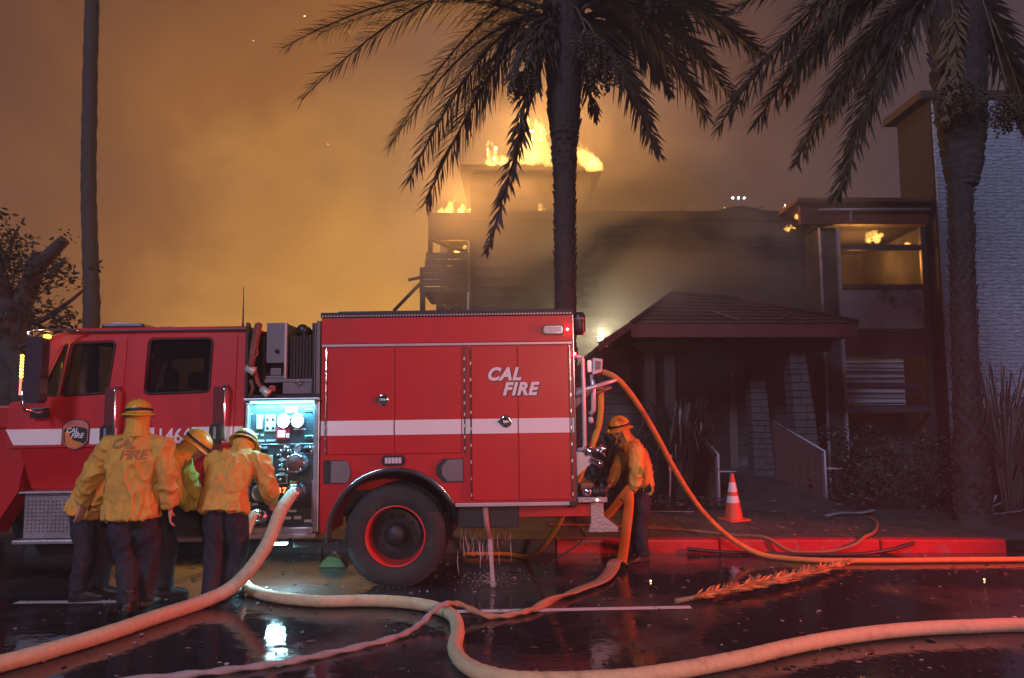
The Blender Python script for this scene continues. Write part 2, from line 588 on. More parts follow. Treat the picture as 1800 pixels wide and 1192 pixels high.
# lapped boards, each tilted out at its foot
nb = 26
bme = None
for i in range(nb):
    if bme is None:
        mb = MB()
        t = bmesh.new()
        for x in (-4.08, 4.08):
            for y, z in ((0.0, 0.27), (0.03, 0.27), (0.03, 0.0), (-0.022, 0.0)):
                t.verts.new((x, y, z))
        t.verts.ensure_lookup_table()
        v = t.verts
        t.faces.new((v[0], v[1], v[2], v[3])); t.faces.new((v[7], v[6], v[5], v[4]))
        for k in range(4):
            t.faces.new((v[k], v[(k + 1) % 4], v[4 + (k + 1) % 4], v[4 + k]))
        mb.merge(t)
        o = mb.build('siding_board', SIDING, wall)
        bme = o.data
    else:
        o = link('siding_board', bme, None, wall)
    o.location = (3.135, 0.0, 0.10 + i * 0.25)
    o.rotation_euler = (0, R(rnd.uniform(-0.06, 0.06)), 0)
# flat roof deck, fascia and the strip above the balcony
bb('roof_deck', CHAR, -2.05, 7.2, 18.05, 27.2, 6.56, 6.66)
bb('fascia', TIMBER, -2.06, -0.94, 17.94, 18.04, 6.02, 6.72, 0.01)
bb('fascia', TIMBER, -0.93, 7.0, 17.93, 17.99, 6.52, 6.76, 0.01)
bb('corner_post', TIMBER, -2.08, -1.96, 17.95, 18.12, 5.55, 6.8)
bb('corner_post', PALE, -1.10, -1.05, 17.92, 18.12, 2.5, 6.0)
bb('corner_post', TIMBER, -1.045, -0.90, 17.95, 18.15, 0.0, 6.0)
# burnt laths standing and lying along the roof edge
for i in range(46):
    x = rnd.uniform(0.3, 7.0)
    L = rnd.uniform(0.25, 0.9)
    a = rnd.uniform(-75, 75)
    dx, dz = math.sin(R(a)) * L, math.cos(R(a)) * L * 0.45
    y = rnd.uniform(0.1, 0.8)
    MB().tube([(x, y, 6.64), (x + dx * 0.6, y + 0.1, 6.66 + dz * 0.8), (x + dx, y + 0.15, 6.66 + dz)], [0.022, 0.018, 0.010], n=5).build('roof_lath', CHAR, b)
# buckled roofing felt lifting in a wave
mb = MB()
rows = []
for i in range(40):
    x = 1.2 + 5.9 * i / 39
    h = 0.05 + 0.16 * max(0, noise.noise(Vector((x * 0.8, 0, 5)))) + (0.10 if 4.6 < x < 7 else 0) * math.sin((x - 4.6) / 2.4 * math.pi) ** 2 if x > 4.6 else 0.05 + 0.10 * noise.noise(Vector((x * 0.9, 0, 5)))
    rows.append([mb.bm.verts.new((x, yy, 6.70 + h * k + 0.02 * noise.noise(Vector((x * 5, yy * 5, 0))))) for yy, k in ((-0.05, 0.1), (0.05, 1.0), (0.5, 1.0), (1.2, 0.2))])
for r0, r1 in zip(rows, rows[1:]):
    for k in range(3):
        mb.bm.faces.new((r0[k], r1[k], r1[k + 1], r0[k + 1]))
mb.build('roofing_felt', CHAR, b)
# balcony at the left end: parapet, posts, braces, fallen beam
bb('balcony_floor', TIMBER, -2.2, -1.06, 17.9, 20.0, 4.72, 4.84)
for k in range(5):
    bb('parapet_board', SIDING, -2.18 + 0.015 * k, -1.06, 17.86, 17.90, 4.86 + k * 0.168, 5.018 + k * 0.168, 0.006)
for x in (-2.26, -1.86, -1.25):
    bb('post', TIMBER, x, x + (0.12 if x < -1.5 else 0.22), 17.97, 18.10, 0, 4.72)
bb('post', TIMBER, -2.28, -2.16, 18.0, 18.12, 4.72, 5.35)
MB().tube([(-2.9, -0.05, 4.25), (-2.25, -0.03, 4.95)], 0.045, 6).build('brace', TIMBER, b)
MB().tube([(-2.55, -0.05, 5.02), (-2.22, -0.03, 5.1)], 0.04, 6).build('brace', TIMBER, b)
MB().tube([(-1.85, 0.0, 4.5), (-1.6, -0.05, 4.3), (-1.25, 0.0, 4.52)], 0.035, 6).build('brace', TIMBER, b)
MB().tube([(-2.0, -0.02, 6.05), (-1.55, -0.05, 5.85), (-1.05, -0.02, 5.72)], 0.05, 6).build('fallen_beam', CHAR, b)
# storey set back on the roof
bb('penthouse_wall', SIDING, -1.2, 2.3, 21.0, 24.5, 6.66, 8.72)
bb('penthouse_trim', TIMBER, -1.22, 2.32, 20.96, 20.995, 6.95, 7.05)
bb('penthouse_trim', TIMBER, -0.35, -0.29, 20.96, 20.995, 7.06, 8.5)
bb('penthouse_roof', CHAR, -1.5, 2.6, 20.7, 24.8, 8.73, 8.90)
# right wing: fascia, gutter, tall window bay
bb('wing_wall', SIDING, 7.24, 7.62, 17.05, 20, 0, 6.1)
bb('wing_wall', SIDING, 9.62, 10.2, 17.05, 20, 0, 6.1)
bb('wing_wall', SIDING, 7.63, 9.61, 17.9, 18.0, 0, 1.75)
bb('wing_back', SIDING, 7.24, 10.2, 20.05, 20.2, 0, 6.1)
bb('wing_ceiling', CHAR, 7.24, 10.2, 17.1, 20.2, 6.18, 6.24)
bb('wing_fascia', REDWOOD, 6.72, 10.6, 16.85, 17.0, 6.14, 6.62, 0.01)
bb('wing_roof', REDWOOD, 6.6, 10.7, 16.7, 27.2, 6.63, 6.73, 0.01)
gut = MB().tube([(7.1, -1.24, 6.46), (10.1, -1.24, 6.47)], 0.028, 8); gut.build('gutter', TRIM, b)
MB().tube([(7.86, -1.24, 6.46), (7.86, -1.2, 6.1)], 0.02, 6).build('downpipe_bracket', TRIM, b)
bb('corner_board', PALE, 7.20, 7.235, 16.98, 17.05, 0, 6.1)
bb('window_post', PALE, 7.60, 7.655, 16.93, 17.04, 0.4, 6.05, 0.005)
bb('window_post', FRAME, 9.54, 9.66, 16.93, 17.04, 0.4, 6.1, 0.005)
win = bb('window', FRAME, 7.66, 9.535, 16.96, 17.03, 5.55, 5.68)
for z0, z1 in ((4.62, 4.74), (3.62, 3.70), (3.06, 3.12), (1.78, 1.92)):
    bb('transom', FRAME, 7.66, 9.535, 16.96, 17.03, z0, z1, parent=win)
for z0, z1 in ((4.745, 5.545), (5.685, 6.10)):
    bb('pane', HOUSEGLASS, 7.67, 9.53, 16.99, 17.0, z0, z1, parent=win)
bb('spandrel_panel', PALE, 7.67, 9.53, 16.985, 17.005, 3.705, 4.615, parent=win)
bb('spandrel_panel', pm('rusty_red_panel', (0.16, 0.055, 0.055), 0.5, var=0.25, vscale=2), 7.67, 9.53, 16.985, 17.005, 3.125, 3.615, parent=win)
bb('pane', glass('clear_house_glass', (0.02, 0.02, 0.024), 0.12), 7.67, 9.53, 16.985, 16.995, 1.925, 3.055, parent=win)
SLAT = pm('blind_slat', (0.84, 0.84, 0.92), 0.6, var=0.12)
bb('blind_backing', SLAT, 7.69, 9.05, 17.06, 17.07, 1.95, 3.03, parent=win)
for k in range(9):
    z = 2.02 + k * 0.115
    o = MB().box(-0.66, 0.66, -0.03, 0.03, -0.006, 0.006).build('blind_slat', REDWOOD if k in (3,) else SLAT, win)
    o.location = (8.36, -0.972, z)
    o.rotation_euler = (R(35), R(rnd.uniform(-0.6, 0.6)), 0)
for k, z in enumerate((2.70, 2.52, 2.36, 2.18)):
    bb('window_bar', FRAME, 7.67, 9.5, 16.965, 16.982, z, z + (0.075 if k == 2 else 0.028), parent=win)
# tall masonry tower on the right, each course of rough blocks laid in the material
def masonry():
    m = bpy.data.materials.new('rough_masonry')
    m.use_nodes = True
    t = m.node_tree
    p = t.nodes['Principled BSDF']
    tc = N(t, 'ShaderNodeTexCoord')
    mp = N(t, 'ShaderNodeMapping'); mp.inputs['Rotation'].default_value = (R(90), 0, 0)
    t.links.new(tc.outputs['Object'], mp.inputs['Vector'])
    w = N(t, 'ShaderNodeTexNoise'); w.inputs['Scale'].default_value = 5.0; w.inputs['Detail'].default_value = 5
    t.links.new(mp.outputs['Vector'], w.inputs['Vector'])
    mx = N(t, 'ShaderNodeVectorMath', operation='MULTIPLY_ADD'); mx.inputs[1].default_value = (0.16, 0.12, 0.0)
    t.links.new(w.outputs['Color'], mx.inputs[0]); t.links.new(mp.outputs['Vector'], mx.inputs[2])
    br = N(t, 'ShaderNodeTexBrick')
    br.inputs['Color1'].default_value = (0.42, 0.44, 0.53, 1); br.inputs['Color2'].default_value = (0.38, 0.40, 0.48, 1); br.inputs['Mortar'].default_value = (0.34, 0.35, 0.42, 1)
    br.inputs['Scale'].default_value = 1.0; br.inputs['Brick Width'].default_value = 0.42; br.inputs['Row Height'].default_value = 0.085; br.inputs['Mortar Size'].default_value = 0.014; br.inputs['Mortar Smooth'].default_value = 0.6
    t.links.new(mx.outputs[0], br.inputs['Vector'])
    n2 = N(t, 'ShaderNodeTexNoise'); n2.inputs['Scale'].default_value = 13.0; n2.inputs['Detail'].default_value = 8
    mp2 = N(t, 'ShaderNodeMapping'); mp2.inputs['Scale'].default_value = (0.45, 1, 1.8)
    t.links.new(tc.outputs['Object'], mp2.inputs['Vector']); t.links.new(mp2.outputs['Vector'], n2.inputs['Vector'])
    hm = N(t, 'ShaderNodeMath', operation='MULTIPLY_ADD'); hm.inputs[1].default_value = 0.8
    t.links.new(n2.outputs['Fac'], hm.inputs[0]); t.links.new(br.outputs['Fac'], hm.inputs[2])
    hh = N(t, 'ShaderNodeMath', operation='SUBTRACT')
    t.links.new(n2.outputs['Fac'], hh.inputs[0]); t.links.new(br.outputs['Fac'], hh.inputs[1])
    bp = N(t, 'ShaderNodeBump'); bp.inputs['Strength'].default_value = 0.75; bp.inputs['Distance'].default_value = 0.06
    t.links.new(hh.outputs[0], bp.inputs['Height']); t.links.new(bp.outputs['Normal'], p.inputs['Normal'])
    cm = N(t, 'ShaderNodeMix', data_type='RGBA', blend_type='MULTIPLY'); cm.inputs[0].default_value = 0.7
    rp = N(t, 'ShaderNodeMapRange'); rp.inputs[1].default_value = 0.3; rp.inputs[2].default_value = 0.7; rp.inputs[3].default_value = 0.5; rp.inputs[4].default_value = 1.35
    t.links.new(n2.outputs['Fac'], rp.inputs[0])
    cb = N(t, 'ShaderNodeCombineColor')
    for i in range(3): t.links.new(rp.outputs[0], cb.inputs[i])
    t.links.new(br.outputs['Color'], cm.inputs[6]); t.links.new(cb.outputs[0], cm.inputs[7])
    t.links.new(cm.outputs[2], p.inputs['Base Color'])
    p.inputs['Roughness'].default_value = 0.85
    return m
MASON = masonry()
tw = thing('masonry_tower', 'tall pale rough masonry block beside the window bay', 'tower', (0, 16.5, 0))
MB().box(9.74, 18.0, 0.0, 1.55, 0, 9.0).build('masonry_wall', MASON, tw)
MB().box(9.45, 18.3, -0.06, 1.7, 9.01, 9.2, 0.015).build('roof_edge', TIMBER, tw)
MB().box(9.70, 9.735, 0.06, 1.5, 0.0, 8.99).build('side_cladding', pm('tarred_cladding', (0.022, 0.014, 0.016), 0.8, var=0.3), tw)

# ------------------------------------------------------------------ entrance canopy, ramp and door
PLANKC = pm('scorched_lath', (0.14, 0.09, 0.075), 0.7, var=0.3)
ca = thing('entrance_canopy', 'low pitched dark red shingled canopy on posts over the entrance', 'canopy', (0, 14.5, 0))
EV = {'fl': Vector((1.74, 0.0, 3.08)), 'kl': Vector((2.36, 0.0, 3.50)), 'fr': Vector((6.85, 0.0, 3.52)), 'bl': Vector((1.74, 3.4, 3.08)), 'br': Vector((6.85, 3.4, 3.52)), 'kb': Vector((2.36, 3.4, 3.50)), 'ra': Vector((3.55, 1.7, 4.38)), 'rb': Vector((5.05, 1.7, 4.24))}
def slope(a, b_, c, d_, n):
    """A roof plane from eave a-b up to c-d, laid in overlapping shingle courses."""
    nrm = (b_ - a).cross(d_ - a).normalized()
    if nrm.z < 0: nrm = -nrm
    t = bmesh.new()
    vs_ = [t.verts.new(p) for p in ((a, b_, c, d_) if (c - d_).length > 1e-4 else (a, b_, c))]
    f = t.faces.new(vs_)
    r_ = bmesh.ops.extrude_face_region(t, geom=[f])
    for v in r_['geom']:
        if isinstance(v, bmesh.types.BMVert): v.co -= nrm * 0.06
    m_ = MB(); m_.merge(t); sl = m_.build('roof_slope', SHINGLE, ca)
    for k in range(n):
        t0, t1 = k / n, min(1.0, (k + 1.18) / n)
        lo0, lo1 = a.lerp(d_, t0), b_.lerp(c, t0); hi0, hi1 = a.lerp(d_, t1), b_.lerp(c, t1)
        j_ = [Vector((0, 0, rnd.uniform(-0.006, 0.006))) for _ in range(2)]
        if (hi1 - hi0).length < 0.05: hi1 = hi0 + (lo1 - lo0) * 0.02
        t = bmesh.new()
        q = [t.verts.new(p) for p in (lo0 + nrm * 0.030 + j_[0], lo1 + nrm * 0.030 + j_[1], hi1 + nrm * 0.008, hi0 + nrm * 0.008, lo0 + nrm * 0.004, lo1 + nrm * 0.004)]
        t.faces.new((q[0], q[1], q[2], q[3])); t.faces.new((q[4], q[5], q[1], q[0])); t.faces.new((q[4], q[0], q[3])); t.faces.new((q[5], q[2], q[1]))
        m_ = MB(); m_.merge(t); m_.build('shingle_course', SHINGLE, sl)
slope(EV['kl'], EV['fr'], EV['rb'], EV['ra'], 8)
slope(EV['br'], EV['kb'], EV['ra'], EV['rb'], 8)
slope(EV['fr'], EV['br'], EV['rb'], EV['rb'], 8)
slope(EV['kb'], EV['kl'], EV['ra'], EV['ra'], 6)
slope(EV['bl'], EV['fl'], EV['kl'], EV['kb'], 3)
for p, q in ((EV['kl'], EV['ra']), (EV['ra'], EV['rb']), (EV['fr'], EV['rb'])):
    MB().tube([p + Vector((0, 0, 0.04)), q + Vector((0, 0, 0.05))], 0.045, 7).build('ridge_cap', SHINGLE, ca)
MB().box(2.34, 6.80, -0.06, 0.0, 3.24, 3.50, 0.012).build('fascia_beam', REDWOOD, ca)
MB().prism([(1.70, 2.96), (2.34, 3.40), (2.34, 3.56), (1.70, 3.14)], -0.05, 0.0).build('fascia_beam', REDWOOD, ca)
MB().box(6.66, 6.80, 0.003, 3.4, 3.28, 3.52, 0.012).build('fascia_beam', REDWOOD, ca)
for x in (2.5, 2.95, 3.4, 3.85, 4.3, 4.75, 5.2, 5.65, 6.1, 6.5):
    MB().box(x, x + 0.07, 0.02, 3.3, 3.24, 3.40).build('rafter', TIMBER, ca)
for (xa, za, xb, zb) in ((3.05, 3.56, 3.38, 3.70), (4.5, 3.60, 4.1, 3.83), (5.9, 3.60, 5.55, 3.74), (5.3, 3.62, 5.7, 3.78)):
    MB().tube([(xa, 0.10, za), (xb, 0.45, zb)], 0.02, 6).build('fallen_lath', PLANKC, ca)
MB().box(2.55, 6.55, 0.6, 0.75, 3.02, 3.22, 0.01).build('beam', TIMBER, ca)
for x in (2.70, 3.10):
    MB().box(x, x + 0.22, 0.55, 0.8, 0.1, 3.02, 0.01).build('post', TIMBER, ca)
STONE = pm('sooty_stone', (0.075, 0.07, 0.072), 0.85, var=0.35, vscale=5, bump=0.8, bscale=16)
def pillar(x0, x1, xb0, xb1, y0, z0, z1):
    """Masonry pillar that widens to its foot, laid in stones."""
    pl = MB().prism([(xb0 + 0.03, z0), (xb1 - 0.03, z0), (x1 - 0.03, z1), (x0 + 0.03, z1)], y0 + 0.03, y0 + 0.40).build('pillar', STONE, ca)
    z = z0
    while z < z1 - 0.05:
        h = rnd.uniform(0.10, 0.17)
        h = min(h, z1 - z)
        t = (z + h / 2 - z0) / (z1 - z0)
        a = xb0 + (x0 - xb0) * t; c = xb1 + (x1 - xb1) * t
        cut = a + (c - a) * rnd.uniform(0.3, 0.7)
        for (p, q) in ((a, cut), (cut, c)):
            o_ = rnd.uniform(-0.02, 0.015)
            MB().box(p + 0.006, q - 0.006, y0 + o_, y0 + 0.43, z + 0.005, z + h - 0.005, 0.012, 1).build('stone', STONE, pl)
        z += h
pillar(5.62, 5.95, 5.75, 6.28, 0.45, 0.1, 3.02)
pillar(5.08, 5.38, 5.12, 5.60, 1.3, 0.1, 3.02)
# entrance wall, door and access sign
en = thing('entrance', 'recessed dark entrance with a timber double door', 'doorway', (0, 16.9, 0))
for k in range(13):
    MB().box(1.95, 3.62, -0.03, 0.03, 0.1 + k * 0.235, 0.325 + k * 0.235, 0.008, 1).build('siding_board', SIDING, en)
    MB().box(5.12, 6.9, -0.03, 0.03, 0.1 + k * 0.235, 0.325 + k * 0.235, 0.008, 1).build('siding_board', SIDING, en)
MB().box(1.95, 6.9, 0.035, 0.1, 0.0, 3.3).build('wall', TIMBER, en)
MB().box(3.63, 3.75, -0.08, 0.03, 0.3, 3.2).build('door_post', DOORM, en)
MB().box(4.92, 5.10, -0.08, 0.03, 0.3, 3.2).build('door_post', pm('pale_post', (0.12, 0.09, 0.08), 0.6), en)
for x in (3.77, 4.35):
    d = MB().box(x, x + 0.55, -0.035, 0.02, 0.55, 2.75, 0.006).build('door', DOORM, en)
    MB().box(x + 0.09, x + 0.46, -0.045, -0.037, 1.25, 2.55).build('pane', HOUSEGLASS, d)
    MB().box(x + (0.49 if x < 4 else 0.03), x + (0.52 if x < 4 else 0.06), -0.08, -0.037, 1.3, 1.55).build('handle', STEEL, d)
sg = MB().box(4.95, 5.07, -0.10, -0.085, 2.52, 2.70).build('access_sign', pm('sign_blue', (0.03, 0.07, 0.20), 0.4), en)
SW = pm('sign_white', (0.75, 0.75, 0.75), 0.5)
mb = MB(); mb.lathe([(0.012, -0.002), (0.012, 0.002)], 10, Matrix.Translation((5.0, -0.103, 2.672)) @ Matrix.Rotation(R(90), 4, 'X'))
mb.box(4.993, 5.007, -0.104, -0.101, 2.60, 2.655); mb.box(5.0, 5.035, -0.104, -0.101, 2.60, 2.612); mb.box(5.03, 5.042, -0.104, -0.101, 2.56, 2.61)
for k in range(14):
    a = R(100 + 200 * k / 13)
    mb.box(5.005 + 0.035 * math.cos(a) - 0.005, 5.005 + 0.035 * math.cos(a) + 0.005, -0.1035, -0.101, 2.585 + 0.035 * math.sin(a) - 0.005, 2.585 + 0.035 * math.sin(a) + 0.005)
mb.build('wheelchair_symbol', SW, sg)
# ramp with side walls
rp = thing('entrance_ramp', 'dark concrete ramp between low plank walls leading to the door', 'ramp', (0, 12.6, 0))
MB().prism([(0, 0), (0, 0), (0, 0)], 0, 0) if False else None
mb = MB()
t = bmesh.new()
P = [t.verts.new(c) for c in ((3.75, 0.02, 0.0), (5.75, 0.02, 0.0), (5.35, 4.25, 0.0), (3.78, 4.25, 0.0), (3.75, 0.02, 0.13), (5.75, 0.02, 0.13), (5.35, 4.25, 0.55), (3.78, 4.25, 0.55))]
for f in ((0, 1, 5, 4), (1, 2, 6, 5), (2, 3, 7, 6), (3, 0, 4, 7), (4, 5, 6, 7)):
    t.faces.new([P[i] for i in f])
mb.merge(t); mb.build('ramp_floor', PAVE, rp)
PLANK = pm('weathered_plank', (0.16, 0.085, 0.075), 0.6, var=0.3, vscale=5, bump=0.3, bscale=25)
def ramp_wall(xa, ya, xb, yb, ha, hb):
    w = None
    n = 6
    for k in range(n):
        t0, t1 = k / n, (k + 1) / n
        p0 = Vector((xa + (xb - xa) * t0, ya + (yb - ya) * t0, 0.05)); p1 = Vector((xa + (xb - xa) * t1 , ya + (yb - ya) * t1 - 0.012, 0.05))
        z0, z1 = ha + (hb - ha) * t0, ha + (hb - ha) * t1
        m2 = MB(); t = bmesh.new()
        q = [t.verts.new(c) for c in ((p0.x - 0.04, p0.y, 0.05), (p0.x + 0.04, p0.y, 0.05), (p1.x + 0.04, p1.y, 0.05), (p1.x - 0.04, p1.y, 0.05),
                                      (p0.x - 0.04, p0.y, z0), (p0.x + 0.04, p0.y, z0), (p1.x + 0.04, p1.y, z1), (p1.x - 0.04, p1.y, z1))]
        for f in ((0, 1, 5, 4), (1, 2, 6, 5), (2, 3, 7, 6), (3, 0, 4, 7), (4, 5, 6, 7), (3, 2, 1, 0)):
            t.faces.new([q[i] for i in f])
        m2.merge(t); m2.build('plank', PLANK, rp)
    MB().tube([(xa, ya - 0.05, 0.1), (xa, ya - 0.05, ha + 0.03), (xb, yb, hb + 0.04)], 0.022, 8).build('handrail', PALE, rp)
    MB().tube([(xa + 0.02, ya - 0.05, ha * 0.72), (xa + 0.32, ya - 0.05, ha * 0.72)], 0.014, 6).build('handrail_stub', PALE, rp)
ramp_wall(3.74, 1.0, 3.75, 3.2, 0.98, 1.52)
ramp_wall(5.82, 1.35, 5.60, 3.4, 1.02, 1.55)

# ------------------------------------------------------------------ the fire engine (local: x along it to the rear, y away from us, z up)
tr = thing('fire_engine', 'red fire engine with white side stripe and lit pump panel', 'fire engine', (-1.178, 7.62, 0.0), (0, R(-0.8), 0))
tr.scale = (1.03, 1.03, 1.03)
W = 2.34
def tb(name, mat, x0, x1, y0, y1, z0, z1, bev=0.0, parent=None, seg=2):
    return MB().box(x0, x1, y0, y1, z0, z1, bev, seg).build(name, mat, parent or tr)
def yl(name, prof, c, mat, parent=None, n=24):
    """A turned piece with its axis towards us (profile heights run out from the side)."""
    return MB().lathe(prof, n, Matrix.Translation(c) @ Matrix.Rotation(R(90), 4, 'X')).build(name, mat, parent or tr)
# --- rear body
def arc(cx, cz, r, a0, a1, n=20):
    return [(cx + r * math.cos(R(a0 + (a1 - a0) * k / n)), cz + r * math.sin(R(a0 + (a1 - a0) * k / n))) for k in range(n + 1)]
ar = arc(0.0, 0.50, 0.635, 27, 176.5, 26)
body = MB().prism([(-0.735, 2.66), (1.785, 2.66), (1.785, 0.815), (0.60, 0.815)] + ar + [(-0.66, 0.54), (-0.735, 0.54)], 0.0, 0.55).build('body', RED, tr)
tb('body_shell', RED, -0.735, 1.785, 0.551, W - 0.551, 0.90, 2.62, parent=body)
MB().prism([(-0.735, 2.66), (1.785, 2.66), (1.785, 0.815), (0.60, 0.815)] + ar + [(-0.66, 0.54), (-0.735, 0.54)], W - 0.55, W).build('body_side', RED, body)
tb('wheel_well', BLACK, -0.60, 0.58, 0.56, 1.78, 0.55, 0.898, parent=body)
# upper coaming, trim and roof edge
tb('coaming', RED, -0.735, 1.785, -0.014, 0.0, 2.395, 2.655, 0.004)
tb('trim_strip', TRIM, -0.73, 1.78, -0.022, -0.002, 2.365, 2.39, 0.004)
tb('roof_rail', DARK, -0.745, 1.80, -0.02, 0.10, 2.663, 2.715, 0.006)
tb('roof_rail', DARK, -0.60, 1.70, 0.12, 0.2, 2.70, 2.745, 0.006)
mb = MB()
for k in range(84):
    mb.box(-0.73 + k * 0.03, -0.715 + k * 0.03, -0.026, -0.021, 2.668, 2.684)
o = mb.build('rail_studs', TRIM); o.parent = tr; tag(o, kind='stuff')
tb('hose_bed_cover', DARK, -0.70, 1.75, 0.2, W - 0.1, 2.66, 2.72, 0.01)
# doors: panels proud of the body, open joints, hinge strips
DOORS = ((-0.665, -0.008, 1.30), (0.004, 0.662, 1.30), (0.768, 1.222, 0.835), (1.232, 1.735, 0.835))
for x0, x1, zb in DOORS:
    d = tb('compartment_door', RED, x0, x1, -0.016, -0.001, zb, 2.352, 0.004)
    MB().box(x0 + 0.0005, x1 - 0.0005, -0.0195, -0.0165, 1.485, 1.63).build('stripe', WHITE, d)
for x0, x1 in ((-0.733, -0.672), (0.670, 0.760), (1.742, 1.783)):
    tb('stripe', WHITE, x0, x1, -0.004, -0.0005, 1.485, 1.63)
for x, zb in ((-0.692, 1.3), (0.690, 1.3), (0.752, 0.84), (1.748, 0.84)):
    hs = tb('hinge_strip', CHROME, x, x + 0.012, -0.020, -0.0045, zb, 2.35, 0.003)
    for k in range(9):
        MB().box(x + 0.001, x + 0.013, -0.0235, -0.0205, zb + 0.03 + k * (2.30 - zb) / 9, zb + 0.06 + k * (2.30 - zb) / 9).build('knuckle', STEEL, hs)
for x, z in ((-0.115, 1.83), (1.105, 1.60)):
    hd = yl('door_handle', [(0.0, 0.026), (0.03, 0.028), (0.047, 0.030), (0.058, 0.026), (0.062, 0.018), (0.062, 0.016)], (x, 0, z), CHROME)
    yl('cup', [(0.0, 0.020), (0.034, 0.0305), (0.040, 0.032)], (x, 0, z), DARK, hd)
    MB().prism([(x - 0.055, z + 0.022), (x - 0.085, z), (x - 0.055, z - 0.022)], -0.026, -0.018).build('spur', CHROME, hd)
    MB().box(x - 0.03, x + 0.03, -0.040, -0.033, z - 0.012, z + 0.012, 0.004).build('pull', STEEL, hd)
# lettering on the rear door pair
LETTER = pm('letter_white', (0.72, 0.68, 0.70), 0.5, var=0.05)
for (s, x, z) in (('CAL', 0.92, 2.015), ('FIRE', 1.075, 1.865)):
    text('lettering', s, 0.172, SATIN, tr, (x + 0.008, -0.0175, z - 0.006), shear=0.28, bold=0.011, depth=0.0006, sx=0.98, space=1.12)
    text('lettering', s, 0.172, LETTER, tr, (x, -0.0205, z), shear=0.28, bold=0.0075, depth=0.0012, sx=0.98, space=1.12)
# markers and flush lights
def oblong(name, mat, x0, x1, z0, z1, y0, y1, r, parent=None):
    return MB().prism(roundpoly([(x0, z0), (x1, z0), (x1, z1), (x0, z1)], r), y0, y1).build(name, mat, parent or tr)
CLEAR = pm('clear_lens', (0.62, 0.56, 0.60), 0.12, var=0.15, vscale=60)
for cx_, cz_, y_ in ((-0.01, 1.235, -0.001), (1.59, 2.51, -0.0145)):
    f = oblong('warning_light', SATIN, cx_ - 0.115, cx_ + 0.115, cz_ - 0.05, cz_ + 0.05, y_ - 0.018, y_, 0.045)
    oblong('bezel', CHROME, cx_ - 0.095, cx_ + 0.10, cz_ - 0.038, cz_ + 0.038, y_ - 0.026, y_ - 0.0185, 0.03, f)
    for k in range(5):
        oblong('lens', CLEAR, cx_ - 0.08 + k * 0.033, cx_ - 0.052 + k * 0.033, cz_ - 0.028, cz_ + 0.028, y_ - 0.034, y_ - 0.0265, 0.006, f)
for x0, x1, mir in ((-0.70, -0.43, 1), (0.41, 0.68, -1)):
    z0, z1 = 1.015, 1.245
    if mir > 0:
        P = [(x0, z0), (x1 - 0.07, z0), (x1, z0 + 0.075), (x1, z1 - 0.075), (x1 - 0.07, z1), (x0, z1)]
    else:
        P = [(x1, z0), (x1, z1), (x0 + 0.07, z1), (x0, z1 - 0.075), (x0, z0 + 0.075), (x0 + 0.07, z0)]
    fp = MB().prism(P, -0.012, -0.001).build('fender_door', DARK, tr)
    cxm = sum(p[0] for p in P) / 6 + 0.028 * mir * -1; czm = (z0 + z1) / 2
    Q = [((p[0] - cxm) * 0.80 + cxm + (0.05 if mir > 0 else 0.03), (p[1] - czm) * 0.92 + czm) for p in P]
    Q = [(min(max(q[0], x0 + 0.045), x1 - 0.004), q[1]) for q in Q]
    MB().prism(Q, -0.020, -0.0125).build('fender_panel', GREY, fp)
# arch lip
mb = MB(); mb.tube([(x, -0.012, z) for x, z in arc(0, 0.50, 0.640, 25, 184, 30)], 0.028, 8); mb.build('arch_lip', SATIN, tr)
mb = MB(); mb.tube([(x, -0.034, z) for x, z in arc(0, 0.50, 0.660, 26, 183, 30)], 0.009, 6); mb.build('arch_trim', CHROME, tr)
# sill rail, underbody boxes
tb('sill_rail', TRIM, 0.60, 1.79, -0.03, 0.05, 0.775, 0.812, 0.006)
tb('underbody_box', DARK, 0.62, 1.22, 0.04, 0.8, 0.56, 0.772, 0.01)
tb('underbody_skirt', RED, 1.225, 2.0, 0.06, 0.10, 0.66, 0.773)
tb('underbody_box', DARK, 1.3, 1.75, 0.3, 1.9, 0.62, 0.77)
tb('corner_bolt', SATIN, 1.72, 1.79, -0.045, -0.031, 0.765, 0.82, 0.006)
DRAIN = pm('drain_hose', (0.30, 0.16, 0.14), 0.5, var=0.2)
MB().tube([(0.89, 0.02, 0.77), (0.90, 0.02, 0.62), (0.925, 0.02, 0.47)], [0.03, 0.028, 0.026], 10).build('drain_pipe', DRAIN, tr)
# --- chassis
for y in (0.72, 1.42):
    tb('chassis_rail', DARK, -5.2, 1.8, y, y + 0.12, 0.62, 0.84)
tb('axle', DARK, -0.09, 0.09, 0.3, W - 0.3, 0.42, 0.58, 0.03)
tb('propeller_shaft', DARK, -4.0, -0.1, 1.12, 1.22, 0.55, 0.65)
